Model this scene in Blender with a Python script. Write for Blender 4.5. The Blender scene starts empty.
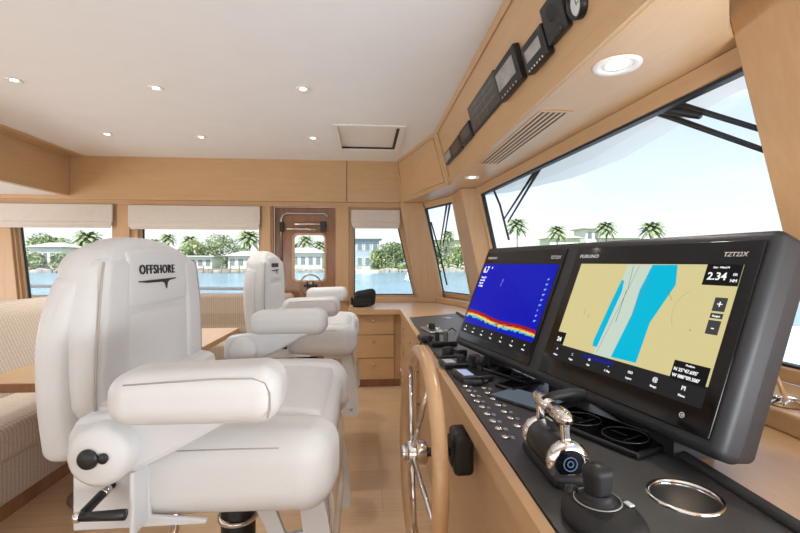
import bpy, bmesh, math, random
from mathutils import Vector, Matrix, noise
PI = math.pi
scn = bpy.context.scene
COL = scn.collection
random.seed(7)

# ------------------------------------------------------------------ camera
FPX = 440.0
TH = math.atan(35/440.0)
HC = 1.1
cam_d = bpy.data.cameras.new('camera')
cam = bpy.data.objects.new('camera', cam_d)
COL.objects.link(cam)
cam_d.sensor_width = 36
cam_d.lens = FPX/800*36
cam_d.shift_y = -4.5/800
cam_d.clip_start = 0.02
cam_d.clip_end = 3000
cam.location = (0, 0, HC)
cam.rotation_euler = (PI/2, 0, -TH)
scn.camera = cam
CR = Vector((math.cos(TH), -math.sin(TH), 0)); CF = Vector((math.sin(TH), math.cos(TH), 0)); CC = Vector((0, 0, HC))

# ------------------------------------------------------------------ world
w = bpy.data.worlds.new('sky'); scn.world = w; w.use_nodes = True
nt = w.node_tree; nt.nodes.clear()
out = nt.nodes.new('ShaderNodeOutputWorld'); bg = nt.nodes.new('ShaderNodeBackground')
tc = nt.nodes.new('ShaderNodeTexCoord'); sep = nt.nodes.new('ShaderNodeSeparateXYZ')
ramp = nt.nodes.new('ShaderNodeValToRGB')
ramp.color_ramp.elements[0].position = 0.0; ramp.color_ramp.elements[0].color = (1.06, 1.08, 1.10, 1)
ramp.color_ramp.elements[1].position = 0.45; ramp.color_ramp.elements[1].color = (0.46, 0.69, 1.05, 1)
nz = nt.nodes.new('ShaderNodeTexNoise'); nz.inputs['Scale'].default_value = 2.6; nz.inputs['Detail'].default_value = 7; nz.inputs['Roughness'].default_value = .6
mp = nt.nodes.new('ShaderNodeMapping'); mp.inputs['Scale'].default_value = (1, 1, 3.5)
cr2 = nt.nodes.new('ShaderNodeValToRGB'); cr2.color_ramp.elements[0].position = .42; cr2.color_ramp.elements[1].position = .62
mix = nt.nodes.new('ShaderNodeMix'); mix.data_type = 'RGBA'; mix.inputs[7].default_value = (1.0, 1.0, 1.0, 1)
L = nt.links.new
L(tc.outputs['Generated'], sep.inputs[0]); L(sep.outputs['Z'], ramp.inputs[0])
L(tc.outputs['Generated'], mp.inputs[0]); L(mp.outputs[0], nz.inputs['Vector']); L(nz.outputs[0], cr2.inputs[0])
L(cr2.outputs[0], mix.inputs[0]); L(ramp.outputs[0], mix.inputs[6]); L(mix.outputs[2], bg.inputs['Color'])
bg.inputs['Strength'].default_value = .86
L(bg.outputs[0], out.inputs[0])

# ------------------------------------------------------------------ sun, added fill lamps standing in for window daylight, exposure
sd = bpy.data.lights.new('sun', 'SUN'); sd.energy = 6.0; sd.angle = math.radians(1.0); sd.color = (1, .95, .87)
so = bpy.data.objects.new('sun', sd); COL.objects.link(so)
so.rotation_euler = (math.radians(38), 0, math.radians(-20))
def area(name, loc, rot, sx, sy, e, col):
    d = bpy.data.lights.new(name, 'AREA'); d.shape = 'RECTANGLE'; d.size = sx; d.size_y = sy; d.energy = e; d.color = col
    o = bpy.data.objects.new(name, d); COL.objects.link(o); o.location = loc; o.rotation_euler = rot
    return o
area('starboard_side_fill', (-1.2, -1.45, .75), (math.radians(128), 0, 0), 5.0, 1.1, 22, (.93, .965, 1))  # added fill lamp behind the camera, tilted up to brighten the ceiling
area('aft_saloon_fill', (-4.9, 1.6, .8), (math.radians(120), 0, math.radians(-90)), 4.5, 1.3, 70, (.93, .965, 1))  # added fill lamp at the aft end, tilted up
area('starboard_windscreen_fill', (.95, -.05, .80), (math.radians(155), 0, math.radians(66)), .9, .4, 21, (.93, .965, 1))  # added fill lamp out of view, brightens soffit and chair fronts
scn.view_settings.view_transform = 'Standard'
scn.view_settings.look = 'None'
scn.view_settings.gamma = 1
scn.view_settings.use_curve_mapping = False
scn.view_settings.exposure = 0.4

# ------------------------------------------------------------------ materials
def s2l(c):
    return tuple((x/12.92 if x <= .04045 else ((x+.055)/1.055)**2.4) for x in c)
def rgb(r, g, b): return s2l((r/255, g/255, b/255)) + (1,)
def base(name):
    m = bpy.data.materials.new(name); m.use_nodes = True
    return m, m.node_tree, m.node_tree.nodes['Principled BSDF']
def mat(name, col, rough=.5, metal=0, var=.04, scale=8, bump=0, bscale=60, coat=0, spec=.5):
    m, t, b = base(name); n = t.nodes; l = t.links.new
    tcd = n.new('ShaderNodeTexCoord'); nn = n.new('ShaderNodeTexNoise'); nn.inputs['Scale'].default_value = scale; nn.inputs['Detail'].default_value = 4
    r = n.new('ShaderNodeValToRGB')
    r.color_ramp.elements[0].position = .3; r.color_ramp.elements[1].position = .7
    r.color_ramp.elements[0].color = tuple(c*(1-var) for c in col[:3])+(1,); r.color_ramp.elements[1].color = tuple(min(1, c*(1+var)) for c in col[:3])+(1,)
    l(tcd.outputs['Object'], nn.inputs['Vector']); l(nn.outputs[0], r.inputs[0]); l(r.outputs[0], b.inputs['Base Color'])
    b.inputs['Roughness'].default_value = rough; b.inputs['Metallic'].default_value = metal
    b.inputs['Specular IOR Level'].default_value = spec
    if coat: b.inputs['Coat Weight'].default_value = coat; b.inputs['Coat Roughness'].default_value = .1
    if bump:
        n2 = n.new('ShaderNodeTexNoise'); n2.inputs['Scale'].default_value = bscale; n2.inputs['Detail'].default_value = 3
        bp = n.new('ShaderNodeBump'); bp.inputs['Strength'].default_value = bump; bp.inputs['Distance'].default_value = .003
        l(tcd.outputs['Object'], n2.inputs['Vector']); l(n2.outputs[0], bp.inputs['Height']); l(bp.outputs[0], b.inputs['Normal'])
    return m
def wood(name, c1, c2, sc=(1, 1, 1), rough=.35, plank=None, coat=.15):
    m, t, b = base(name); n = t.nodes; l = t.links.new
    tcd = n.new('ShaderNodeTexCoord'); mpn = n.new('ShaderNodeMapping'); mpn.inputs['Scale'].default_value = sc
    n1 = n.new('ShaderNodeTexNoise'); n1.inputs['Scale'].default_value = 3; n1.inputs['Detail'].default_value = 9; n1.inputs['Roughness'].default_value = .62; n1.inputs['Distortion'].default_value = .6
    r = n.new('ShaderNodeValToRGB'); r.color_ramp.elements[0].position = .3; r.color_ramp.elements[1].position = .72
    r.color_ramp.elements[0].color = c1; r.color_ramp.elements[1].color = c2
    l(tcd.outputs['Object'], mpn.inputs[0]); l(mpn.outputs[0], n1.inputs['Vector']); l(n1.outputs[0], r.inputs[0])
    col = r.outputs[0]
    if plank:
        br = n.new('ShaderNodeTexBrick'); br.offset = .37
        br.inputs['Scale'].default_value = 1; br.inputs['Brick Width'].default_value = plank[0]; br.inputs['Row Height'].default_value = plank[1]
        br.inputs['Mortar Size'].default_value = .0012; br.inputs['Color1'].default_value = (1, 1, 1, 1); br.inputs['Color2'].default_value = (.86, .86, .86, 1); br.inputs['Mortar'].default_value = (.7, .66, .62, 1)
        l(tcd.outputs['Object'], br.inputs['Vector'])
        mx = n.new('ShaderNodeMix'); mx.data_type = 'RGBA'; mx.blend_type = 'MULTIPLY'; mx.inputs[0].default_value = 1
        l(col, mx.inputs[6]); l(br.outputs['Color'], mx.inputs[7]); col = mx.outputs[2]
    l(col, b.inputs['Base Color']); b.inputs['Roughness'].default_value = rough
    b.inputs['Coat Weight'].default_value = coat; b.inputs['Coat Roughness'].default_value = .25
    return m
def emit(name, col, s=1.0):
    m, t, b = base(name); b.inputs['Base Color'].default_value = (0, 0, 0, 1)
    b.inputs['Emission Color'].default_value = col; b.inputs['Emission Strength'].default_value = s; b.inputs['Roughness'].default_value = .15; b.inputs['Specular IOR Level'].default_value = .08
    return m
def fabric(name, ca, cb, axis, per=.022, cross=.012):
    m, t, b = base(name); n = t.nodes; l = t.links.new
    tcd = n.new('ShaderNodeTexCoord'); sp = n.new('ShaderNodeSeparateXYZ'); l(tcd.outputs['Object'], sp.inputs[0])
    def stripe(sock, p, th):
        a = n.new('ShaderNodeMath'); a.operation = 'DIVIDE'; a.inputs[1].default_value = p; l(sock, a.inputs[0])
        f = n.new('ShaderNodeMath'); f.operation = 'FRACT'; l(a.outputs[0], f.inputs[0])
        g = n.new('ShaderNodeMath'); g.operation = 'LESS_THAN'; g.inputs[1].default_value = th; l(f.outputs[0], g.inputs[0])
        return g.outputs[0]
    s1 = stripe(sp.outputs[axis], per, .16)
    s2 = stripe(sp.outputs['Z'], cross, .22)
    nn = n.new('ShaderNodeTexNoise'); nn.inputs['Scale'].default_value = 90; nn.inputs['Detail'].default_value = 3; l(tcd.outputs['Object'], nn.inputs['Vector'])
    a1 = n.new('ShaderNodeMath'); a1.operation = 'MULTIPLY_ADD'; a1.inputs[1].default_value = .55; l(s1, a1.inputs[0])
    a2 = n.new('ShaderNodeMath'); a2.operation = 'MULTIPLY'; a2.inputs[1].default_value = .22; l(s2, a2.inputs[0]); l(a2.outputs[0], a1.inputs[2])
    a3 = n.new('ShaderNodeMath'); a3.operation = 'MULTIPLY_ADD'; a3.inputs[1].default_value = .5; l(nn.outputs[0], a3.inputs[0]); l(a1.outputs[0], a3.inputs[2])
    r = n.new('ShaderNodeValToRGB'); r.color_ramp.elements[0].position = .15; r.color_ramp.elements[1].position = .95
    r.color_ramp.elements[0].color = ca; r.color_ramp.elements[1].color = cb
    l(a3.outputs[0], r.inputs[0]); l(r.outputs[0], b.inputs['Base Color']); b.inputs['Roughness'].default_value = .9
    bp = n.new('ShaderNodeBump'); bp.inputs['Strength'].default_value = .5; bp.inputs['Distance'].default_value = .004; bp.invert = True
    l(a3.outputs[0], bp.inputs['Height']); l(bp.outputs[0], b.inputs['Normal'])
    return m
WC1, WC2 = rgb(195, 158, 116), rgb(202, 166, 124)
M = {}
M['wood'] = wood('satin_cherry', WC1, WC2, (1.2, 1.2, 9))
M['wood_y'] = wood('satin_cherry_lengthwise', WC1, WC2, (9, 1.2, 9))
M['wood_v'] = wood('satin_cherry_upright', rgb(188, 151, 110), rgb(198, 161, 119), (12, 12, .9))
M['wood_door'] = wood('gloss_door_veneer', rgb(132, 88, 54), rgb(160, 112, 72), (6, 6, 1), .12, coat=.8)
M['wheelwood'] = wood('wheel_rim_teak', rgb(192, 152, 110), rgb(204, 165, 122), (3, 3, 3), .3, coat=.4)
M['floor'] = wood('oak_floor', rgb(198, 165, 128), rgb(210, 178, 141), (1.2, 14, 1), .42, plank=(1.25, .19), coat=.1)
M['ceil'] = mat('headliner', rgb(238, 239, 241), .75, var=.012, scale=5, bump=.05, bscale=300)
M['white'] = mat('white_gloss_paint', rgb(238, 236, 232), .3, var=.01)
M['leather'] = mat('white_leather', rgb(213, 213, 212), .48, var=.015, scale=6, bump=.12, bscale=220)
M['seam'] = mat('leather_piping', rgb(176, 168, 158), .6, var=.03)
M['plate'] = mat('white_powder_coat', rgb(212, 214, 216), .3, var=.01)
M['cream'] = mat('cream_moulding', rgb(222, 211, 196), .3, var=.02)
M['black'] = mat('black_plastic', rgb(26, 26, 28), .38, var=.1)
M['softblack'] = mat('black_rubber', rgb(22, 22, 24), .6, var=.12, bump=.2, bscale=300)
M['bagcloth'] = mat('black_nylon', rgb(20, 20, 24), .75, var=.2, bump=.4, bscale=500)
M['panel'] = mat('dark_grey_panel', rgb(74, 73, 72), .42, metal=.2, var=.05, scale=40, bump=.05, bscale=500)
M['housing'] = mat('charcoal_housing', rgb(40, 42, 46), .5, var=.05, scale=30, bump=.15, bscale=700)
M['glass_black'] = mat('black_glass', rgb(15, 15, 17), .1, var=.02, spec=.35)
M['meter'] = mat('pale_display_glass', rgb(158, 158, 154), .2, var=.2, scale=14)  # grey lifted to put the screens' reflected light into the colour
M['mirror_glass'] = mat('reflective_screen', rgb(90, 100, 112), .06, metal=.6, var=.05)
M['meter_dark'] = mat('dark_display_glass', rgb(60, 62, 60), .2, var=.3, scale=14)
M['chrome'] = mat('polished_chrome', rgb(222, 220, 218), .09, metal=1, var=.01)
M['steel'] = mat('brushed_steel', rgb(190, 190, 190), .28, metal=1, var=.04)
M['cupsteel'] = mat('satin_steel', rgb(200, 198, 194), .22, metal=.95, var=.08)
M['shade'] = mat('roman_shade_linen', rgb(212, 204, 194), .9, var=.02, scale=30, bump=.2, bscale=400)
M['settee_y'] = fabric('ribbed_upholstery', rgb(216, 204, 190), rgb(168, 150, 132), 'Y')
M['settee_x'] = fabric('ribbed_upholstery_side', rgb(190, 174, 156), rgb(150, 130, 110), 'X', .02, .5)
M['rubberseal'] = mat('window_seal', rgb(24, 26, 30), .5)
M['lamp'] = emit('lamp_lens', (1, .93, .82, 1), 9)
M['white_e'] = emit('screen_white', (1, 1, 1, 1), .8)
M['ink'] = mat('black_thread', rgb(40, 38, 36), .7)
M['print'] = mat('white_print', rgb(215, 215, 215), .5)
M['vent'] = mat('vent_dark', rgb(92, 62, 38), .8)
M['water'] = mat('bay_water', rgb(116, 150, 168), .16, var=.16, scale=.09, bump=.0)
t = M['water'].node_tree
nb = t.nodes.new('ShaderNodeTexNoise'); nb.inputs['Scale'].default_value = 1.3; nb.inputs['Detail'].default_value = 5
tb = t.nodes.new('ShaderNodeTexCoord'); bb = t.nodes.new('ShaderNodeBump'); bb.inputs['Strength'].default_value = .9; bb.inputs['Distance'].default_value = .25
t.links.new(tb.outputs['Object'], nb.inputs['Vector']); t.links.new(nb.outputs[0], bb.inputs['Height']); t.links.new(bb.outputs[0], t.nodes['Principled BSDF'].inputs['Normal'])
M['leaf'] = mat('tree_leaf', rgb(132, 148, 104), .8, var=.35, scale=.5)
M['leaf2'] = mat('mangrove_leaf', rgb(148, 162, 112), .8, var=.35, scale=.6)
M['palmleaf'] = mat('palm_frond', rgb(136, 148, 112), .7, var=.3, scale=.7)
M['bark'] = mat('palm_bark', rgb(138, 122, 102), .9, var=.2)
M['stone'] = mat('seawall_stone', rgb(150, 146, 138), .95, var=.4, scale=.8)
M['grass'] = mat('lawn', rgb(120, 146, 84), .95, var=.2, scale=.4)
M['stucco'] = mat('white_stucco', rgb(226, 224, 216), .8, var=.03)
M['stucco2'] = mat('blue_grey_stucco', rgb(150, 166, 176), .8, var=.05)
M['roof'] = mat('grey_roof_tile', rgb(176, 172, 166), .8, var=.1)
M['winglass'] = mat('house_window_glass', rgb(112, 122, 126), .15, var=.1)
M['touch'] = emit('touch_screen_reflection', rgb(112, 124, 136), .5)  # emission stands in for bright sky reflected in the screen glass
M['gelgrey'] = mat('light_grey_gelcoat', rgb(232, 232, 232), .4, var=.01)
M['gelcoat'] = mat('white_gelcoat', rgb(240, 240, 240), .3, var=.01)
m, t, b = base('window_glass'); b.inputs['Base Color'].default_value = (1, 1, 1, 1)
t.nodes.remove(b); tr = t.nodes.new('ShaderNodeBsdfTransparent'); gl = t.nodes.new('ShaderNodeBsdfGlossy'); gl.inputs['Roughness'].default_value = .02
ms = t.nodes.new('ShaderNodeMixShader'); ms.inputs[0].default_value = .012; tr.inputs[0].default_value = (.97, .99, 1, 1)
t.links.new(tr.outputs[0], ms.inputs[1]); t.links.new(gl.outputs[0], ms.inputs[2]); t.links.new(ms.outputs[0], t.nodes['Material Output'].inputs[0])
M['glass'] = m

# ------------------------------------------------------------------ helpers
ORG = {}
def axes(n, up=None):
    n = Vector(n).normalized()
    u = Vector(up) if up else (Vector((0, 0, 1)) if abs(n.z) < .9 else Vector((1, 0, 0)))
    a = u.cross(n).normalized(); b_ = n.cross(a).normalized()
    return a, b_, n
def frame(o, ax, ay):
    ax = Vector(ax).normalized(); ay = Vector(ay); ay = (ay-ax*ay.dot(ax)).normalized(); az = ax.cross(ay)
    m_ = Matrix((ax, ay, az)).transposed().to_4x4(); m_.translation = Vector(o); return m_
class MB:
    def __init__(s, T=None): s.v = []; s.f = []; s.sm = []; s.T = T or Matrix()
    def add(s, vs, fs, smooth=False, T=None):
        k = len(s.v); X = s.T @ T if T else s.T
        s.v += [X @ Vector(p) for p in vs]; s.f += [tuple(i+k for i in f) for f in fs]; s.sm += [smooth]*len(fs); return s
    def box(s, x0, x1, y0, y1, z0, z1, T=None):
        vs = [(x, y, z) for z in (z0, z1) for y in (y0, y1) for x in (x0, x1)]
        return s.add(vs, [(0, 2, 3, 1), (4, 5, 7, 6), (0, 1, 5, 4), (2, 6, 7, 3), (0, 4, 6, 2), (1, 3, 7, 5)], False, T)
    def hexa(s, bot, top):            # 4 bottom + 4 top points
        return s.add(list(bot)+list(top), [(3, 2, 1, 0), (4, 5, 6, 7), (0, 1, 5, 4), (1, 2, 6, 5), (2, 3, 7, 6), (3, 0, 4, 7)])
    def prism(s, poly, z0, z1, T=None):
        n = len(poly)
        return s.add([(p[0], p[1], z0) for p in poly]+[(p[0], p[1], z1) for p in poly],
                     [tuple(range(n-1, -1, -1)), tuple(range(n, 2*n))]+[(i, (i+1) % n, n+(i+1) % n, n+i) for i in range(n)], False, T)
    def rbox(s, c, h, r, warp=None, inner=6, k=4, T=None):
        h = Vector(h); r = min(r, h.x*.999, h.y*.999, h.z*.999)
        def ax(hh):
            e = hh-r; o = [e+r*math.tan(PI/4*i/k) for i in range(k+1)]
            mid = [-e+2*e*i/inner for i in range(1, inner)] if e > 1e-5 else []
            return [-a for a in reversed(o)]+mid+o if e > 1e-5 else [-a for a in reversed(o)]+o[1:]
        A = [ax(h.x), ax(h.y), ax(h.z)]
        idx = {}; vs = []; fs = []
        def pt(p):
            key = tuple(round(q, 6) for q in p)
            if key in idx: return idx[key]
            q = Vector(p); inn = Vector([max(-(h[i]-r), min(h[i]-r, q[i])) for i in range(3)]); d = q-inn
            if d.length > 1e-9: q = inn+d.normalized()*r
            if warp: q = warp(q)
            idx[key] = len(vs); vs.append(q+Vector(c)); return idx[key]
        for a in range(3):
            b_, c_ = (a+1) % 3, (a+2) % 3
            for sgn in (-1, 1):
                for i in range(len(A[b_])-1):
                    for j in range(len(A[c_])-1):
                        q = []
                        for (ii, jj) in ((i, j), (i+1, j), (i+1, j+1), (i, j+1)):
                            p = [0, 0, 0]; p[a] = sgn*h[a]; p[b_] = A[b_][ii]; p[c_] = A[c_][jj]; q.append(pt(p))
                        if sgn < 0: q.reverse()
                        if len(set(q)) >= 3: fs.append(tuple(dict.fromkeys(q)))
        return s.add(vs, fs, True, T)
    def lathe(s, prof, o=(0, 0, 0), n=(0, 0, 1), seg=28, T=None, smooth=True, a0=0, a1=2*PI):
        a, b_, n = axes(n); o = Vector(o); vs = []; fs = []
        full = abs(a1-a0-2*PI) < 1e-6; N = seg if full else seg+1
        for (r, z) in prof:
            for i in range(N):
                t_ = a0+(a1-a0)*i/seg; vs.append(o+a*(r*math.cos(t_))+b_*(r*math.sin(t_))+n*z)
        for j in range(len(prof)-1):
            for i in range(seg):
                i2 = (i+1) % N; fs.append((j*N+i, j*N+i2, (j+1)*N+i2, (j+1)*N+i))
        return s.add(vs, fs, smooth, T)
    def cyl(s, p0, p1, r0, r1=None, seg=20, bev=None, T=None):
        p0 = Vector(p0); p1 = Vector(p1); r1 = r0 if r1 is None else r1; d = (p1-p0).length; e = bev if bev is not None else min(r0, r1)*.15
        e = min(e, d*.4)
        return s.lathe([(0, 0), (r0-e, 0), (r0, e), (r1, d-e), (r1-e, d), (0, d)], p0, p1-p0, seg, T)
    def tube(s, pts, r, seg=10, closed=False, T=None):
        P = [Vector(p) for p in pts]; n = len(P); rr = r if isinstance(r, (list, tuple)) else [r]*n
        vs = []; fs = []; up = None
        for i in range(n):
            tn = (P[(i+1) % n]-P[i-1]) if closed else (P[min(i+1, n-1)]-P[max(i-1, 0)])
            tn.normalize()
            if up is None: up = Vector((0, 0, 1)) if abs(tn.z) < .9 else Vector((1, 0, 0))
            up = (up-tn*up.dot(tn)).normalized(); sd_ = tn.cross(up)
            for j in range(seg):
                a = 2*PI*j/seg; vs.append(P[i]+up*(rr[i]*math.cos(a))+sd_*(rr[i]*math.sin(a)))
        for i in range(n if closed else n-1):
            i2 = (i+1) % n
            for j in range(seg):
                j2 = (j+1) % seg; fs.append((i*seg+j, i*seg+j2, i2*seg+j2, i2*seg+j))
        if not closed: fs += [tuple(range(seg-1, -1, -1)), tuple(range((n-1)*seg, n*seg))]
        return s.add(vs, fs, True, T)
    def ell(s, c, r, seg=20, ring=12, T=None):
        c = Vector(c); vs = []; fs = []
        for i in range(ring+1):
            for j in range(seg):
                a = PI*i/ring; b_ = 2*PI*j/seg; vs.append(c+Vector((r[0]*math.sin(a)*math.cos(b_), r[1]*math.sin(a)*math.sin(b_), r[2]*math.cos(a))))
        for i in range(ring):
            for j in range(seg): fs.append((i*seg+j, (i+1)*seg+j, (i+1)*seg+(j+1) % seg, i*seg+(j+1) % seg))
        return s.add(vs, fs, True, T)
    def curve(s, loops, th, T=None, bevel=0):      # flat plate with holes, lying in XY of T, centred on z=0
        cu = bpy.data.curves.new('c', 'CURVE'); cu.dimensions = '2D'; cu.fill_mode = 'BOTH'; cu.extrude = th/2; cu.bevel_depth = bevel
        for lp in loops:
            sp = cu.splines.new('POLY'); sp.points.add(len(lp)-1); sp.use_cyclic_u = True
            for i, p in enumerate(lp): sp.points[i].co = (p[0], p[1], 0, 1)
        return s._fromobj(cu, T)
    def text(s, body, size, T, th=.0004, align='LEFT', shear=0, wide=1, bold=0, gap=1):
        cu = bpy.data.curves.new('t', 'FONT'); cu.body = body; cu.size = size; cu.extrude = th; cu.align_x = align; cu.align_y = 'CENTER'; cu.shear = shear; cu.offset = bold; cu.resolution_u = 3; cu.space_character = gap
        return s._fromobj(cu, T @ Matrix.Diagonal((wide, 1, 1, 1)))
    def _fromobj(s, cu, T):
        o = bpy.data.objects.new('tmp', cu); COL.objects.link(o)
        dg = bpy.context.evaluated_depsgraph_get(); me = bpy.data.meshes.new_from_object(o.evaluated_get(dg))
        s.add([v.co.copy() for v in me.vertices], [tuple(p.vertices) for p in me.polygons], False, T)
        bpy.data.objects.remove(o); bpy.data.meshes.remove(me); return s
    def build(s, name, m, parent=None, bevel=0, label=None, cat=None, group=None, kind=None):
        me = bpy.data.meshes.new(name)
        if parent is None:
            xs = [p.x for p in s.v]; ys = [p.y for p in s.v]; zs = [p.z for p in s.v]
            org = Vector(((min(xs)+max(xs))/2, (min(ys)+max(ys))/2, min(zs)))
        else: org = ORG[parent.name]
        me.from_pydata([p-org for p in s.v], [], s.f); me.polygons.foreach_set('use_smooth', s.sm)
        bm = bmesh.new(); bm.from_mesh(me); bmesh.ops.recalc_face_normals(bm, faces=bm.faces); bm.to_mesh(me); bm.free()
        me.materials.append(m); me.update()
        o = bpy.data.objects.new(name, me); COL.objects.link(o)
        if parent is None: o.location = org
        else: o.parent = parent
        ORG[o.name] = org
        if bevel:
            md = o.modifiers.new('bevel', 'BEVEL'); md.width = bevel; md.segments = 2; md.limit_method = 'ANGLE'
        tag(o, label, cat, group, kind); return o
def tag(o, label=None, cat=None, group=None, kind=None):
    for k, v in (('label', label), ('category', cat), ('group', group), ('kind', kind)):
        if v: o[k] = v
    return o
def thing(name, label, cat, loc=(0, 0, 0), group=None, kind=None):
    o = bpy.data.objects.new(name, None); COL.objects.link(o); o.location = loc; o.empty_display_size = .1; ORG[o.name] = Vector(loc)
    return tag(o, label, cat, group, kind)
def copy_tree(o, parent=None):
    c = o.copy(); COL.objects.link(c); c.parent = parent
    for ch in [q for q in o.children]: copy_tree(ch, c)
    return c
def ray(u, v): return CR*((u-400)/FPX)+CF-Vector((0, 0, 1))*((v-262)/FPX)
def at(u, v, x=None, y=None, z=None):
    d = ray(u, v); t_ = x/d.x if x is not None else y/d.y if y is not None else (z-HC)/d.z
    return CC+d*t_
def rrect(w_, h_, r, n=5, cx=0, cy=0):
    o = []
    for (sx, sy, a0) in ((1, 1, 0), (-1, 1, 90), (-1, -1, 180), (1, -1, 270)):
        for i in range(n+1):
            a = math.radians(a0+90*i/n); o.append((cx+sx*(w_/2-r)+r*math.cos(a), cy+sy*(h_/2-r)+r*math.sin(a)))
    return o
def circ(cx, cy, r, n=32): return [(cx+r*math.cos(2*PI*i/n), cy+r*math.sin(2*PI*i/n)) for i in range(n)]

# ================================================================== THE SETTING
ZC = 2.12; YB = 4.53; ZS = 1.70
MB().box(-5.2, .36, -1.5, 5.0, -.06, 0).build('floor', M['floor'], kind='structure')
hx0, hx1, hy0, hy1 = -.235, .295, 3.29, 4.0
mb = MB(); mb.curve([[(-2.68, -1.5), (.56, -1.5), (.56, 3.52), (.31, 4.46), (-2.68, 4.46)], [(hx0, hy0), (hx1, hy0), (hx1, hy1), (hx0, hy1)]], .04, Matrix.Translation((0, 0, ZC+.02)))
mb.build('ceiling', M['ceil'], kind='structure')
MB().box(-5.3, 1.25, -1.6, 4.7, ZC+.10, ZC+.16).build('ceiling_sun_block', M['ceil'], kind='structure')  # unseen roof slab added to keep sun off the windscreen pillar
MB().box(-5.2, -2.88, -1.5, 4.46, 1.745, 1.79).build('ceiling_saloon', M['ceil'], kind='structure')
MB().box(-2.68, .31, 3.25, 3.253, ZC-.0006, ZC).build('trim_headliner_joint', M['gelgrey'], kind='structure')
# aft beam (lower saloon ceiling drop)
MB().box(-2.875, -2.82, -1.5, 4.45, 1.735, 2.14).box(-2.86, -2.68, -1.5, 4.45, 2.105, 2.14).build('trim_1', M['wood_y'], kind='structure', bevel=.003)
# header over the side windows
MB().box(-5.2, .44, 4.455, 4.60, 1.705, 2.14).build('wall_back_header', M['wood'], kind='structure', bevel=.002)
MB().box(-.186, -.181, 4.452, 4.46, 1.705, 2.12).build('trim_header_joint', M['vent'], kind='structure')
# back wall with four openings
def quad(x0, x1, z0, z1, xr=None, xl=None):
    return [(xl if xl is not None else x0, z0), (xr if xr is not None else x1, z0), (x1, z1), (x0, z1)]
Tw = Matrix.Translation((0, YB+.04, 0)) @ Matrix.Rotation(PI/2, 4, 'X')
W1 = [(-3.30, .70), (-2.47, .70), (-2.47, 1.64), (-3.40, 1.64)]
W2 = [(-2.235, .735), (-1.045, .735), (-1.045, 1.64), (-2.235, 1.64)]
DO = [(-.93, .04), (-.30, .04), (-.30, 1.665), (-.93, 1.665)]
W3 = [(-.135, .735), (.535, .735), (.335, 1.64), (-.135, 1.64)]
mb = MB(); mb.curve([[(-5.2, 0), (.80, 0), (.62, 1.72), (-5.2, 1.72)], W1, W2, DO, W3], .08, Tw)
mb.build('wall_back', M['wood_v'], kind='structure')
MB().box(-5.2, .40, 4.505, 4.53, 1.66, 1.71).build('trim_2', M['wood'], kind='structure', bevel=.003)
def win(n, L_, gx=None):
    cx = sum(p[0] for p in L_)/4; cz = sum(p[1] for p in L_)/4
    def ins(k): return [(cx+(p[0]-cx)*(1-k/abs(p[0]-cx)), cz+(p[1]-cz)*(1-k/abs(p[1]-cz))) for p in L_]
    r = thing('window_%d' % n, None, None, (cx, YB, L_[0][1]), kind='structure')
    MB().curve([L_, ins(.022)], .05, Matrix.Translation((0, YB+.055, 0)) @ Matrix.Rotation(PI/2, 4, 'X')).build('window_frame', M['wood_v'], r)
    MB().curve([ins(.022), ins(.032)], .02, Matrix.Translation((0, YB+.065, 0)) @ Matrix.Rotation(PI/2, 4, 'X')).build('window_seal', M['rubberseal'], r)
    MB().curve([ins(.03)], .006, Matrix.Translation((0, YB+.065, 0)) @ Matrix.Rotation(PI/2, 4, 'X')).build('window_pane', M['glass'], r)
    return r
win(1, W1); win(2, W2)
r3 = win(3, W3)
MB().box(-.16, .56, 4.49, 4.53, .69, .735).build('trim_window_ledge', M['wood'], kind='structure', bevel=.004)
# left slanted post and dark aft return
MB().hexa([(-3.44, 4.506, .65), (-3.32, 4.506, .65), (-3.32, 4.53, .65), (-3.44, 4.53, .65)], [(-3.56, 4.506, 1.70), (-3.42, 4.506, 1.70), (-3.42, 4.53, 1.70), (-3.56, 4.53, 1.70)]).build('trim_3', M['wood_v'], kind='structure', bevel=.004)
for i, (x0, x1) in enumerate(((-2.42, -2.30), (-1.03, -.945), (-.285, -.165))):
    MB().box(x0, x1, 4.505, 4.53, .70 if i < 2 else .70, 1.66).build('trim_%d' % (4+i), M['wood_v'], kind='structure', bevel=.004)
MB().box(-5.24, -5.2, -1.5, 5.0, 0, 2.14).build('wall_left', M['wood_v'], kind='structure')

MB().curve([[(-5.2, 0), (.9, 0), (.9, 2.14), (-5.2, 2.14)], [(-4.6, .85), (-2.9, .85), (-2.9, 1.65), (-4.6, 1.65)], [(-2.7, .85), (-1.0, .85), (-1.0, 1.65), (-2.7, 1.65)], [(-.8, .85), (.2, .85), (.2, 1.65), (-.8, 1.65)]], .06, Matrix.Translation((0, -1.53, 0)) @ Matrix.Rotation(PI/2, 4, 'X')).build('wall_near', M['wood_v'], kind='structure')  # unseen wall added to cut direct light from behind the camera
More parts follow.
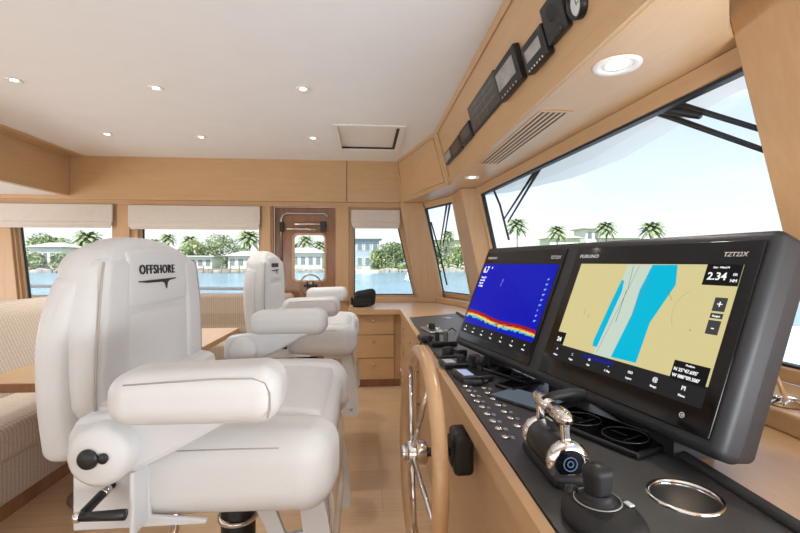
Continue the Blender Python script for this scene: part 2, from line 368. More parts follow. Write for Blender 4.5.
# side door seen through its recess
dr = thing('door_1', None, None, (-.615, 4.62, .04), kind='structure')
DW = rrect(.27*1.02, .44, .04, 5, -.575, 1.145)
TD = Matrix.Translation((0, 4.64, 0)) @ Matrix.Rotation(PI/2, 4, 'X')
MB().curve([[(-.93, .04), (-.30, .04), (-.30, 1.665), (-.93, 1.665)], rrect(.33, .49, .05, 5, -.575, 1.145)], .04, TD).build('door_leaf', M['wood_door'], dr)
MB().curve([rrect(.345, .505, .055, 6, -.575, 1.145), rrect(.315, .475, .045, 6, -.575, 1.145)], .055, TD, .003).build('door_window_frame', M['wheelwood'], dr)
MB().curve([rrect(.33, .49, .05, 5, -.575, 1.145)], .006, TD).build('door_pane', M['glass'], dr)
MB().tube([(-.86, 4.60, 1.05), (-.86, 4.60, 1.54), (-.84, 4.60, 1.58), (-.80, 4.60, 1.60), (-.42, 4.60, 1.60), (-.39, 4.60, 1.58), (-.385, 4.60, 1.55)], .012).build('door_closer_rail', M['steel'], dr)
MB().cyl((-.72, 4.59, 1.49), (-.46, 4.59, 1.49), .016).cyl((-.80, 4.59, 1.44), (-.50, 4.59, 1.435), .012).build('door_closer', M['chrome'], dr)
MB().box(-.46, -.40, 4.575, 4.62, 1.41, 1.52).build('closer_bracket', M['black'], dr, .003)
MB().box(-.87, -.83, 4.585, 4.62, 1.41, 1.51).build('closer_bracket', M['black'], dr, .003)
MB().lathe([(.10, 0), (.115, .006), (.10, .014)], (-.56, 4.615, .86), (0, -1, 0), 28).lathe([(.04, 0), (.05, .01), (0, .014)], (-.56, 4.615, .86), (0, -1, 0), 20).build('porthole_ring', M['wheelwood'], dr)
MB().box(-.63, -.49, 4.59, 4.62, .84, .87).box(-.60, -.585, 4.585, 4.61, .82, .90).box(-.54, -.525, 4.585, 4.61, .82, .90).build('door_latch', M['black'], dr, .003)

# roman shades
def shade(x0, x1, z0, z1, lab):
    r = thing('roman_shade', lab, 'blind', ((x0+x1)/2, 4.49, z0), 'roman shades over the side windows')
    MB().box(x0, x1, 4.475, 4.50, z0+.055, z1).build('shade_fabric', M['shade'], r, .004)
    MB().box(x0+.006, x1-.004, 4.468, 4.485, z0+.02, z0+.062).build('shade_fold', M['shade'], r, .005)
    MB().box(x0+.02, x1-.012, 4.472, 4.482, z0, z0+.022).build('hem_bar', M['shade'], r, .003)
shade(-3.52, -2.445, 1.43, 1.66, 'raised cream fabric shade over the leftmost window behind the near seat')
shade(-2.30, -1.045, 1.42, 1.655, 'wide raised cream fabric shade over the middle window left of the door')
shade(-.14, .355, 1.44, 1.63, 'narrow raised cream fabric shade over the window above the black bag')

# ---- forward structure: leaning instrument fascia, soffit, windscreen frames
FX = lambda z: .547+(ZC-z)/(ZC-ZS)*(.662-.547)      # fascia face x at height z
Y1 = 3.39; YN = -.8
def fas(y0, y1, z0, z1, t0, t1):                    # slab on the fascia: t = offset toward the room
    return ([(FX(z0)-t1, y0, z0), (FX(z0)-t0, y0, z0), (FX(z0)-t0, y1, z0), (FX(z0)-t1, y1, z0)],
            [(FX(z1)-t1, y0, z1), (FX(z1)-t0, y0, z1), (FX(z1)-t0, y1, z1), (FX(z1)-t1, y1, z1)])
mb = MB(); mb.hexa(*fas(YN, Y1, ZS, ZC+.04, -.06, 0)); mb.build('wall_front_fascia', M['wood_y'], kind='structure')
mb = MB()
for a in ((YN, Y1-.0, ZC-.035, ZC, 0, .010), (YN, Y1, ZS, ZS+.05, 0, .010), (Y1-.06, Y1, ZS, ZC, 0, .010)): mb.hexa(*fas(*a))
mb.build('trim_7', M['wood_y'], kind='structure', bevel=.004)
# angled end of the fascia
a0b, a1b, a0t, a1t = (.662, Y1), (.372, 4.45), (.547, Y1), (.305, 4.46)
MB().hexa([(a0b[0], a0b[1], ZS), (.75, Y1, ZS), (.75, 4.5, ZS), (a1b[0], a1b[1], ZS)], [(a0t[0], a0t[1], ZC+.02), (.75, Y1, ZC+.02), (.75, 4.5, ZC+.02), (a1t[0], a1t[1], ZC+.02)]).build('wall_front_return', M['wood'], kind='structure')
def lerp(a, b_, t_): return tuple(a[i]+(b_[i]-a[i])*t_ for i in range(len(a)))
def rp(s_, t_, off=0):    # point on angled return face: s along, t up
    b_ = lerp(a0b, a1b, s_); tt = lerp(a0t, a1t, s_); p = lerp(b_+(ZS,), tt+(ZC,), t_); return Vector(p)+Vector((-.96, -.27, -.2)).normalized()*off
pts = [rp(.07, .09, .001), rp(.93, .09, .001), rp(.93, .92, .001), rp(.07, .92, .001)]
MB().tube(pts, .0022, 4, closed=True).build('trim_8', M['vent'], kind='structure')
# soffit: top line of windscreen
T4a, T4b, T5a, T5b = Vector((.60, 4.46)), Vector((.803, 3.88)), Vector((.918, 3.50)), Vector((1.052, 1.05))
T6 = Vector((1.06, -.8))
vy0, vy1 = 1.69, 2.63
mb = MB(); mb.curve([[(.64, YN), (.78, YN), (.81, .92), (.967, 1.10), (1.20, 1.10), (1.08, 3.5), (.80, 4.55), (.36, 4.55), (.375, 4.45), (.655, Y1)], circ(.765, 1.283, .058), circ(.755, 3.06, .045)], .05, Matrix.Translation((0, 0, ZS+.026)))
mb.build('ceiling_soffit', M['wood_y'], kind='structure')
SILL = .79; DXR = .2
n4 = Vector((.946, .323)); n5 = Vector((1, .03))
def P3(v2, z): return Vector((v2[0], v2[1], z))
def shift(v2, n, z):           # rake: move outward going down
    return v2+n*(DXR*(1.68-z)/.89)
def ruled(a, na, b_, nb_, z0, z1, inn, outw):    # slab between two plan points following the rake
    def q(v2, n, z, o): s_ = shift(v2, n, z); return (s_[0]+n[0]*o, s_[1]+n[1]*o, z)
    return ([q(a, na, z0, -inn), q(b_, nb_, z0, -inn), q(b_, nb_, z0, outw), q(a, na, z0, outw)],
            [q(a, na, z1, -inn), q(b_, nb_, z1, -inn), q(b_, nb_, z1, outw), q(a, na, z1, outw)])
def post(name, z0, z1, bot, top):
    return MB().hexa([(x, y, z0) for x, y in bot], [(x, y, z1) for x, y in top]).build(name, M['wood_v'], kind='structure', bevel=.006)
post('trim_9', .69, 1.70, [(.545, 4.44), (.80, 4.40), (.84, 4.60), (.545, 4.53)], [(.35, 4.44), (.585, 4.42), (.64, 4.60), (.35, 4.53)])
post('trim_10', .69, 1.70, [(.985, 3.53), (1.12, 3.49), (1.10, 3.97), (.985, 3.90)], [(.775, 3.53), (.905, 3.50), (.86, 3.97), (.775, 3.90)])
c3 = [at(724, 0, y=1.1), at(780, 225, y=1.1)]
dxz = (c3[1].x-c3[0].x)/(c3[1].z-c3[0].z)
x_at = lambda z: c3[0].x+dxz*(z-c3[0].z)
xb, xt = x_at(.69), x_at(2.10)
post('trim_11', .69, 2.10, [(xb, .38), (xb+.2, .38), (xb+.2, 1.10), (xb, 1.1)], [(xt, .38), (xt+.35, .38), (xt+.35, 1.10), (xt, 1.1)])
def winds(n, a, na, b_, nb_, zt=1.68, zb=SILL):
    r = thing('window_%d' % n, None, None, (a[0], a[1], zb), kind='structure')
    fr = MB(); fr.hexa(*ruled(a, na, b_, nb_, zt-.035, 1.70, .012, .03)); fr.hexa(*ruled(a, na, b_, nb_, zb-.045, zb, .02, .03))
    d = (b_-a).normalized()*.032
    fr.hexa(*ruled(a, na, a+d, na, zb-.045, 1.70, .02, .03)); fr.hexa(*ruled(b_-d, nb_, b_, nb_, zb-.045, 1.70, .02, .03)); fr.build('window_frame', M['wood'], r, .003)
    sl = MB(); sl.hexa(*ruled(a, na, b_, nb_, zt-.045, zt-.035, .0, .03)); sl.hexa(*ruled(a, na, b_, nb_, zb, zb+.008, 0, .03))
    sl.hexa(*ruled(a+d, na, a+d*1.3, na, zb, 1.66, 0, .03)); sl.hexa(*ruled(b_-d*1.3, nb_, b_-d, nb_, zb, 1.66, 0, .03)); sl.build('window_seal', M['rubberseal'], r)
    MB().hexa(*ruled(a+d, na, b_-d, nb_, zb, zt-.035, -.012, .018)).build('window_pane', M['glass'], r)
winds(4, T4a-Vector((.01, -.03)), n4, T4b+Vector((.0, .02)), n4)
winds(5, T5a, n5, T5b, n5)
# dash behind the windscreen: raised sill blocks
mb = MB(); mb.prism([(.985, .0), (1.30, .0), (1.25, 1.2), (1.16, 3.5), (1.02, 4.3), (.80, 4.56), (.70, 4.45), (.86, 4.05), (.95, 3.4), (1.0, 1.2)], .69, .742)
mb.build('trim_12', M['wood_y'], kind='structure', bevel=.006)
mb = MB(); mb.prism([(1.10, .0), (1.42, .0), (1.38, 1.2), (1.27, 3.5), (1.06, 4.56), (.90, 4.56), (1.06, 3.5), (1.16, 1.2)], 0, .64).build('wall_front_lower', M['gelcoat'], kind='structure')

# ================================================================== CEILING FITTINGS
def downlight(p, r0, lab, grp, big=False):
    r = thing('downlight', lab, 'ceiling light', (p[0], p[1], p[2]-.012), grp)
    MB().lathe([(r0*.62, .0), (r0*.66, -.004), (r0*.95, -.008), (r0, -.002), (r0, .0)], p, (0, 0, 1), 32).build('trim_ring', M['white'], r)
    MB().lathe([(r0*.64, -.002), (r0*.6, -.0035), (r0*.45, -.0012)], p, (0, 0, 1), 32).build('reflector', M['white'], r)
    MB().lathe([(r0*.47, -.0012), (r0*.3, -.003), (0, -.0035)], p, (0, 0, 1), 24).build('lens', M['lamp'], r)
    ld = bpy.data.lights.new('downlight_beam', 'SPOT'); ld.energy = 18 if not big else 9; ld.spot_size = math.radians(125); ld.spot_blend = .9; ld.shadow_soft_size = .03; ld.color = (1, .97, .93)
    lo = bpy.data.objects.new('downlight_beam', ld); COL.objects.link(lo); lo.parent = r; lo.location = (0, 0, -.02)
SP = [((14, 80), 'recessed ceiling downlight nearest the left edge of the photo'), ((156, 88), 'recessed downlight, middle of the nearer row of ceiling lights'), ((303, 89), 'recessed downlight, right end of the nearer row of ceiling lights'),
      ((107, 134), 'recessed downlight, left end of the farther row near the back wall'), ((201, 137), 'recessed downlight, middle of the farther row near the back wall'), ((313, 138), 'recessed downlight just left of the ceiling hatch')]
for (u, v), lab in SP: downlight(at(u, v, z=ZC), .042, lab, 'recessed lights in the white headliner')
downlight(Vector((.765, 1.283, ZS)), .07, 'large recessed downlight in the wooden soffit above the windscreen', 'soffit lights', True)
downlight(Vector((.755, 3.06, ZS)), .05, 'small recessed soffit light beside the air vent far end', 'soffit lights', True)
# hatch
r = thing('ceiling_hatch', 'white framed square hatch in the headliner near the back wall', 'hatch', (.03, 3.65, ZC-.01))
o_ = [(hx0-.012, hy0-.012), (hx1+.012, hy0-.012), (hx1+.012, hy1+.012), (hx0-.012, hy1+.012)]; i_ = [(hx0+.03, hy0+.03), (hx1-.03, hy0+.03), (hx1-.03, hy1-.03), (hx0+.03, hy1-.03)]
MB().curve([o_, i_], .012, Matrix.Translation((0, 0, ZC-.004))).build('hatch_frame', M['white'], r, .002)
MB().box(hx0+.03, hx1-.03, hy0+.03, hy1-.03, ZC+.012, ZC+.022).build('hatch_lid', M['white'], r)
MB().box(hx1-.050, hx1-.03, hy0+.06, hy1-.03, ZC-.002, ZC+.014).box(hx0+.03, hx1-.03, hy1-.040, hy1-.03, ZC-.002, ZC+.014).build('hatch_gasket', M['softblack'], r)
# air vent in soffit
r = thing('air_vent', 'slotted wooden air vent in the soffit above the windscreen', 'vent', (.755, 2.16, ZS-.004))
MB().curve([[(.69, vy0), (.825, vy0), (.825, vy1), (.69, vy1)]]+[[(.702+.023*i, vy0+.01), (.714+.023*i, vy0+.01), (.714+.023*i, vy1-.01), (.702+.023*i, vy1-.01)] for i in range(5)], .004, Matrix.Translation((0, 0, ZS-.0015))).build('vent_grille', M['wood_y'], r)
MB().box(.70, .82, vy0+.005, vy1-.005, ZS-.001, ZS+.0).build('vent_backing', M['vent'], r)

# ================================================================== FASCIA INSTRUMENTS
FU = Vector((FX(2.0)-FX(1.8), 0, .2)).normalized()   # up along fascia
FN = Vector((-FU.z, 0, FU.x)).normalized()           # out of the fascia, toward the room
FYD = Vector((0, -1, 0))                             # along: toward the camera
P0 = Vector((FX(1.9), 0, 1.9))
def onfas(u, v, off=0):
    d = ray(u, v); p0 = P0+FN*off; return CC+d*((p0-CC).dot(FN)/d.dot(FN))
def fasT(p): return frame(p, -FYD*-1, FU)            # x toward camera, y up, z out (x cross y)
def fpanel(name, ul, ur, lr, ll, lab, cat, inset, scr, thick=.022, extra=None, grp=None):
    c = [onfas(*q) for q in (ul, ur, lr, ll)]
    A = [( (p-P0).dot(FYD), (p-P0).dot(FU)) for p in c]
    x0 = (A[0][0]+A[3][0])/2; x1 = (A[1][0]+A[2][0])/2; z0 = (A[2][1]+A[3][1])/2; z1 = (A[0][1]+A[1][1])/2
    if x0 > x1: x0, x1 = x1, x0
    w_, h_ = x1-x0, z1-z0; o = P0+FYD*((x0+x1)/2)+FU*((z0+z1)/2)
    T = Matrix((FYD, FU, FN)).transposed().to_4x4(); T.translation = o
    r = thing(name, lab, cat, tuple(o), grp)
    MB().rbox((0, 0, thick/2), (w_/2, h_/2, thick/2), .007, T=T, inner=2).build('bezel', M['black'], r)
    if scr: MB().box(-w_/2+inset, w_/2-inset, -h_/2+inset*1.3, h_/2-inset, thick, thick+.0012, T=T).build('display', M[scr], r)
    if extra: extra(T, w_, h_, thick, r)
    return r
# quads given as: upper-far, upper-near, lower-near, lower-far corners
def dots(T, w_, h_, th, r):
    for i in range(6): MB(T).cyl((-w_*.32+w_*.128*i, -h_*.43, th), (-w_*.32+w_*.128*i, -h_*.43, th+.002), .004, seg=8).build('indicator_light', M['print'], r)
def lines(T, w_, h_, th, r):
    mb = MB(T)
    for k in (.1, .3, -.15): mb.box(-w_*.42, w_*.42, h_*k, h_*k+.0018, th+.001, th+.0018)
    for k in (-.2, .12): mb.box(w_*k, w_*k+.0018, -h_*.4, h_*.4, th+.001, th+.0018)
    mb.build('readout_lines', M['meter'], r)
fpanel('gauge_display', (445, 156), (451, 147), (456, 154), (450, 166), 'smallest square gauge at the far end of the overhead fascia', 'gauge', .012, 'meter', grp='small square gauges')
fpanel('gauge_display', (452, 146), (460, 135), (466, 146), (457, 157), 'plain dark square gauge, second from the far end overhead', 'gauge', .014, 'meter_dark', grp='small square gauges')
fpanel('gauge_display', (461, 133), (470, 121), (476, 132), (467, 147), 'square gauge next to the large dark flat display overhead', 'gauge', .014, 'meter_dark', grp='small square gauges')
fpanel('alarm_display', (469, 107), (494, 71), (504, 98), (476, 136), 'large flat dark display without bezel on the overhead fascia', 'display', .006, 'meter_dark', .012, lines)
fpanel('multifunction_display', (497, 74), (517, 43), (530, 73), (508, 102), 'bezelled display with pale grey screen and button row, overhead', 'display', .03, 'meter', .03, dots)
fpanel('multifunction_display', (526, 52), (545, 21), (557, 47), (537, 75), 'bezelled overhead display, nearer to the round gauge', 'display', .028, 'meter', .03, dots)
def spk(T, w_, h_, th, r):
    MB(T).lathe([(0, th+.004), (.022, th+.004), (.026, th), ], (0, .015, 0)).build('dial', M['softblack'], r)
    MB(T).lathe([(0, th+.003), (.012, th+.003), (.014, th)], (-.03, -.05, 0)).lathe([(0, th+.003), (.012, th+.003), (.014, th)], (.03, -.05, 0)).build('knob', M['black'], r)
fpanel('autopilot_control', (546, 10), (560, -15), (576, 17), (555, 50), 'black overhead control panel with round dial beside the round gauge', 'control panel', .01, None, .024, spk)
pg_ = onfas(580, 3)
r = thing('round_gauge', 'white faced round gauge with black rim at top of fascia', 'gauge', tuple(pg_))
T = Matrix((FYD, FU, FN)).transposed().to_4x4(); T.translation = pg_
MB(T).lathe([(.032, .012), (.036, .022), (.042, .02), (.043, 0)]).build('rim', M['black'], r)
MB(T).lathe([(0, .012), (.034, .012)]).build('dial_face', M['print'], r)
MB(T).box(-.001, .001, -.004, .022, .0125, .0135).box(-.001, .014, -.001, .001, .0125, .0135).build('needle', M['ink'], r)

# ================================================================== CABINETS, WORKTOP, CONSOLE
ZT = .69
EX = lambda y: .262+(.304-.262)*(y-.4)/(3.8-.4)
# back drawer cabinet
r = thing('drawer_cabinet', 'wooden three drawer cabinet under the counter holding the black bag', 'cabinet', (.10, 4.1, 0))
MB().box(-.13, .31, 3.87, 4.48, .07, .643).build('body', M['wood_v'], r)
MB().box(-.10, .31, 3.90, 4.48, 0, .07).build('toe_kick', M['wood_door'], r)
for z0, z1 in ((.075, .255), (.262, .458), (.465, .638)):
    d = MB().box(-.10, .255, 3.852, 3.87, z0, z1).build('drawer', M['wood'], r, .003)
    zc = z0+(z1-z0)*.72; k = MB().cyl((.075, 3.838, zc), (.075, 3.852, zc), .006).lathe([(0, .0), (.012, 0), (.013, .006), (0, .009)], (.075, 3.840, zc), (0, -1, 0), 16).build('knob', M['chrome'], d)
# helm console cabinet
r = thing('helm_console', 'long wooden helm console cabinet with plain doors under the instruments', 'cabinet', (.45, 2.0, 0))
mb = MB(); mb.hexa([(EX(0)+.06, .0, .0), (.40, 0, .0), (.40, 3.86, 0), (EX(3.86)+.03, 3.86, .0)], [(EX(0)+.055, .0, .643), (.40, 0, .643), (.40, 3.86, .643), (EX(3.86)+.035, 3.86, .643)])
mb.build('body', M['wood'], r)
for j, (y0, y1) in enumerate(((.12, .60), (.61, 1.08), (1.09, 1.62), (1.63, 2.12), (2.13, 2.62))):
    x0, x1 = EX(y0)+.046, EX(y1)+.042
    MB().hexa([(x0, y0, .05), (x0+.03, y0, .05), (x1+.03, y1, .05), (x1, y1, .05)], [(x0-.010, y0, .615), (x0+.03, y0, .615), (x1+.03, y1, .615), (x1-.010, y1, .615)]).build('door', M['wood'], r, .003)
for j, y0 in enumerate((2.64, 3.25)):
    for (z0, z1) in ((.05, .235), (.245, .43), (.44, .625)):
        x0 = EX(y0)+.018; d = MB().box(x0, x0+.03, y0, y0+.58, z0, z1).build('drawer', M['wood'], r, .003)
        MB().lathe([(0, -.018), (.012, -.018), (.012, -.012), (.005, -.008), (.005, 0)], (x0, y0+.29, z0+.12), (1, 0, 0), 14).build('knob', M['chrome'], d)
# worktop (one continuous L)
PX = lambda y: .288+(.325-.288)*(y-.645)/2.56
PRX = lambda y: .648+(.722-.648)*(y-.6)/2.85
hole = [(PX(3.23), 3.23), (PRX(3.46), 3.46), (PRX(.2), .2), (PX(.2), .2)]
mb = MB(); mb.curve([[(-.145, 3.80), (EX(3.8), 3.80), (EX(0), -.05), (1.12, -.05), (1.12, 3.3), (.98, 4.0), (.80, 4.48), (-.145, 4.50)], hole], .045, Matrix.Translation((0, 0, ZT-.0225)), .0)
mb.build('worktop', M['wood_y'], bevel=.004, label='pale wooden L shaped worktop framing the dark instrument panel', cat='worktop')
# instrument panel
zp = ZT+.004
CUPC = (.551, .72)
r = thing('instrument_panel', 'long dark grey metal instrument panel set into the wooden worktop', 'panel', (.45, 1.8, ZT-.01))
mb = MB(); mb.curve([[(PX(3.22)+.003, 3.22), (PRX(3.44)-.003, 3.44), (PRX(.22)-.003, .22), (PX(.22)+.003, .22)], circ(CUPC[0], CUPC[1], .0545, 40)], .008, Matrix.Translation((0, 0, ZT-.001)))
mb.build('panel_plate', M['panel'], r)
MB().tube([(PRX(.22)+.006, .22, ZT+.006), (PRX(3.44)+.006, 3.44, ZT+.006)], .012, 8).build('edge_rail', M['softblack'], r)
btn = [(465.5, 387), (469.6, 391.6), (473.4, 396.5), (477.5, 402), (482.6, 408), (487.6, 415), (493, 422), (499, 429.6), (505.6, 438),
       (484.7, 389), (488, 394), (493, 399.7), (498.6, 406), (504.5, 412.7), (511, 419), (517.7, 427)]
for i, (u, v) in enumerate(btn):
    p = at(u, v, z=zp)
    pb = MB().lathe([(.0095, 0), (.0108, .003), (.0102, .005), (.008, .0065), (0, .0075)], p, (0, 0, 1), 18).build('push_button', M['chrome'], r)
    leg = MB()
    for q in (-.004, .002, .007): leg.box(p.x+.013, p.x+.013+.009, p.y+q, p.y+q+.0012, zp, zp+.0004)
    leg.build('button_legend', M['print'], pb)
# recessed pull
p = at(447, 318, z=zp)
MB().lathe([(0, .002), (.03, .002), (.036, 0)], p, (0, 0, 1), 24).build('hatch_pull', M['steel'], r)

# cup holder
r = thing('cup_holder', 'round polished steel cup holder sunk into the dark panel', 'cup holder', (CUPC[0], CUPC[1], ZT-.075))
MB().lathe([(.052, -.004), (.0535, .002), (.057, .0045), (.060, .002), (.0605, 0)], (CUPC[0], CUPC[1], zp), (0, 0, 1), 44).build('rim', M['chrome'], r)
MB().lathe([(.0525, 0), (.051, -.03), (.049, -.078), (.044, -.084), (0, -.084)], (CUPC[0], CUPC[1], zp), (0, 0, 1), 44).build('cup', M['cupsteel'], r)

# flat gauge glass panels beneath the monitors
def flatpanel(corn, lab, name='gauge_display', scr='glass_black', z=None, dial=True, th=.012, tilt=0):
    z = z or zp; c = [at(u, v, z=z) for u, v in corn]      # far-left, far-right, near-right, near-left
    ctr = sum(c, Vector())/4; r = thing(name, lab, 'display', (ctr.x, ctr.y, z-.001))
    ex = ((c[1]-c[0])+(c[2]-c[3])).normalized(); ey = ((c[0]-c[3])+(c[1]-c[2])); ey = (ey-ex*ey.dot(ex)).normalized()
    w_ = ((c[1]-c[0]).length+(c[2]-c[3]).length)/2; h_ = ((c[0]-c[3]).length+(c[1]-c[2]).length)/2
    T = frame(ctr, ex, ey) @ Matrix.Translation((0, 0, tilt*h_/2)) @ Matrix.Rotation(tilt, 4, 'X')
    MB(T).rbox((0, 0, th/2), (w_/2, h_/2, th/2), .004, inner=2).build('bezel', M['black'], r)
    MB(T).box(-w_/2+.008, w_/2-.008, -h_/2+.008, h_/2-.008, th, th+.001).build('display', M[scr], r)
    if dial:
        mb = MB(T)
        for s_ in (-1, 1):
            cy = s_*h_*.22; R_ = min(w_, h_/2)*.36
            mb.lathe([(R_, th+.001), (R_, th+.0022), (R_-.002, th+.0022), (R_-.002, th+.001)], (0, cy, 0), (0, 0, 1), 32)
            mb.box(-.001, .001, cy-R_*.1, cy+R_*.7, th+.001, th+.002)
            mb.box(-R_*.6, R_*.6, cy-R_*.4, cy-R_*.36, th+.001, th+.002)
        mb.build('dial_marks', M['meter_dark'], r)
    return r
flatpanel([(562, 418), (590, 407), (659, 452), (608, 462)], 'black glass gauge panel with two dials, behind the joystick and throttle')
flatpanel([(484, 369), (500, 366), (541, 383), (519, 386)], 'black glass gauge panel with two dials, farthest under the monitors')
flatpanel([(497, 386), (515, 383), (530, 388), (510, 394)], 'small blank black cover on the panel above the pale touch screen', name='cover_plate', dial=False)
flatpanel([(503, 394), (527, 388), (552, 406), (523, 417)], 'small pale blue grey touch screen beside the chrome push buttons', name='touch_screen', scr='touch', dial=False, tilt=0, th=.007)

# far cluster of small controls
r = thing('remote_control', 'boxy black control with small blue screen and joystick on the panel', 'control', tuple(at(470, 376, z=zp)))
c = at(472, 378, z=zp); T = frame(c, (1, .12, 0), (-.12, 1, 0))
MB(T).rbox((0, 0, .011), (.055, .06, .011), .005, inner=2).build('base', M['black'], r)
MB(T).box(-.045, -.01, -.045, .035, .022, .0235).build('display', emit('small_lcd', (.45, .5, .75, 1), .7), r)
MB(T).cyl((.03, .0, .02), (.03, .0, .045), .012, .009).ell((.03, 0, .058), (.016, .018, .016)).build('joystick', M['softblack'], r)
MB(T).rbox((.03, .055, .04), (.02, .012, .03), .006, inner=2).build('side_lever', M['softblack'], r)
r = thing('remote_control', 'black control box with grey screen behind the blue screened one', 'control', tuple(at(453, 366, z=zp)))
c = at(455, 366, z=zp); T = frame(c, (1, .12, 0), (-.12, 1, 0))
MB(T).rbox((0, 0, .010), (.055, .05, .010), .005, inner=2).build('base', M['black'], r)
MB(T).box(-.045, -.005, -.03, .03, .02, .0215).build('display', M['meter'], r)
MB(T).lathe([(.018, .02), (.017, .04), (.012, .044), (0, .044)], (.025, 0, 0)).build('knob', M['softblack'], r)
r = thing('rotary_control', 'black control plate with one large round knob on dark panel', 'control', tuple(at(447, 357, z=zp)))
c = at(448, 357, z=zp); T = frame(c, (1, .12, 0), (-.12, 1, 0))
MB(T).rbox((0, 0, .008), (.05, .055, .008), .004, inner=2).build('base', M['black'], r)
MB(T).lathe([(.026, .016), (.025, .036), (.02, .042), (0, .042)], (0, 0, 0)).build('knob', M['softblack'], r)
MB(T).rbox((.062, .02, .014), (.022, .03, .014), .005, inner=2).build('side_box', M['black'], r)
r = thing('engine_control', 'black twin lever control between the round knob and far pocket', 'control', tuple(at(441, 345, z=zp)))
c = at(441, 345, z=zp); T = frame(c, (1, .12, 0), (-.12, 1, 0))
MB(T).rbox((.005, 0, .012), (.065, .05, .012), .006, inner=2).rbox((-.05, .10, .018), (.035, .05, .018), .014, inner=2).build('base', M['black'], r)
MB(T).rbox((-.02, 0, .04), (.009, .015, .024), .005, inner=2).build('lever', M['softblack'], r)
MB(T).rbox((.025, 0, .045), (.009, .015, .028), .005, inner=2).build('lever', M['steel'], r)
MB(T).rbox((-.055, .0, .03), (.009, .012, .018), .005, inner=2).build('lever', M['softblack'], r)
r = thing('key_switch', 'chrome and black ignition switch set nearest the far counter', 'switch', tuple(at(432, 331, z=zp)))
c = at(432, 331, z=zp); T = frame(c, (1, .12, 0), (-.12, 1, 0))
MB(T).rbox((0, 0, .007), (.045, .10, .007), .005, inner=2).build('base', M['steel'], r)
MB(T).cyl((0, .06, .014), (0, .06, .03), .016).cyl((.015, -.06, .014), (.015, -.06, .03), .014).build('barrel', M['chrome'], r)
MB(T).cyl((0, 0, .014), (0, 0, .045), .02).build('knob', M['softblack'], r)
pp = [at(436, 341, z=zp+.01), at(428, 338, z=.73), at(421, 343, z=.725), at(417, 350, x=.29), at(415, 356, x=.285)]
MB().tube(pp, .0035, 6).build('microphone_cable', M['black'], label='thin black cable hanging over the wooden worktop edge', cat='cable')
c = at(467, 385, z=zp)
MB().rbox((c.x+.02, c.y, zp+.009), (.03, .014, .009), .004, inner=2).cyl((c.x+.055, c.y, zp+.01), (c.x+.07, c.y, zp+.01), .007).build('toggle_block', M['black'], label='little black toggle block at the head of the button rows', cat='switch')
MB().tube([at(447, 331, z=zp+.006), at(452, 328, z=zp+.03), at(456, 331, z=zp+.004)], .004, 6).build('wire_clip', M['black'], label='small bent black clip beside the left monitor foot', cat='clip')

# ---- throttle (binnacle lying along the console)
c = at(552, 470, z=zp)
base_c = Vector((.370, .842, zp))
ax_ = Vector((-.02, -1, 0)).normalized()
r = thing('engine_throttle', 'twin lever throttle with black barrel and polished chrome handles', 'throttle', tuple(base_c))
bc = base_c+Vector((0, 0, .042))
MB().rbox(base_c+Vector((0, 0, .012)), (.034, .085, .012), .01, inner=2).build('foot', M['softblack'], r)
MB().lathe([(0, -.055), (.033, -.055), (.0365, -.050), (.0365, .050), (.033, .055), (0, .055)], bc, ax_, 36).build('barrel', M['black'], r)
for s_ in (-1, 1):
    prof = [(.030, .053), (.038, .056), (.039, .062), (.039, .070), (.036, .075), (.026, .077)]
    MB().lathe([(a, b_) for a, b_ in prof], bc, ax_*s_, 36).build('end_cap', M['chrome'], r)
    MB().lathe([(.026, .0765), (.018, .0775), (0, .0775)], bc, ax_*s_, 30).build('end_disc', M['glass_black'], r)
    p0 = bc+ax_*(s_*.060)+Vector((0, 0, .03)); p1 = bc+ax_*(s_*.060)+Vector((-.004, 0, .078))
    a_, b2, n2 = axes(p1-p0)
    T = frame((p0+p1)/2, ax_, (p1-p0))
    lv = MB(T).rbox((0, 0, 0), (.006, .036, .009), .005, inner=3).build('lever', M['chrome'], r)
    g0 = p1+ax_*(s_*.008); g1 = p1-ax_*(s_*.052)
    MB().tube([g0, g0-ax_*(s_*.01), lerp(g0, g1, .5), g1], [.013, .0155, .015, .0135], 16).ell(g0, (.013, .013, .013)).build('handle', M['chrome'], lv)
MB().lathe([(.013, .0778), (.013, .0788), (.0115, .0788), (.0115, .0778)], bc, ax_, 24).lathe([(.006, .0778), (.006, .0788), (.0045, .0788), (.0045, .0778)], bc, ax_, 20).build('dial_mark', emit('blue_mark', (.25, .4, .7, 1), .4), r)
MB().box(-.007, .007, -.0225, -.0185, .0778, .0786, T=frame(bc, (1, 0, 0), (0, 0, 1))).build('dial_legend', M['print'], r)
pq = bc+Vector((0, 0, .084))
MB().tube([pq+Vector((-.012, .02, 0)), pq+Vector((.01, .018, .010)), pq+Vector((.05, .03, .012)), pq+Vector((.085, .045, .006))], [.008, .0095, .009, .008], 12).build('black_grip', M['softblack'], r)

# ---- joystick
jc = Vector((.366, .660, zp))
r = thing('docking_joystick', 'black docking joystick on an oval base in front of the throttle', 'joystick', tuple(jc))
T = frame(jc, (.05, -1, 0), (1, .05, 0)) @ Matrix.Rotation(.0, 4, 'Z')
T = Matrix.Translation(jc) @ Matrix.Rotation(math.radians(-78), 4, 'Z')
TE = T @ Matrix.Translation((.006, 0, 0)) @ Matrix.Diagonal((1.18, .93, 1, 1))
MB(TE).lathe([(0, 0), (.056, 0), (.060, .004), (.060, .012), (.057, .020), (.050, .027), (.040, .031), (0, .0325)], (0, 0, 0), (0, 0, 1), 48).build('base', M['softblack'], r)
MB(T).lathe([(.036, .0325), (.036, .0338), (.034, .0338), (.034, .0325)], (-.006, 0, 0)).build('dial_ring', M['meter'], r)
MB(T).rbox((.020, .036, .033), (.007, .005, .0015), .001, inner=1).build('legend', M['print'], r)
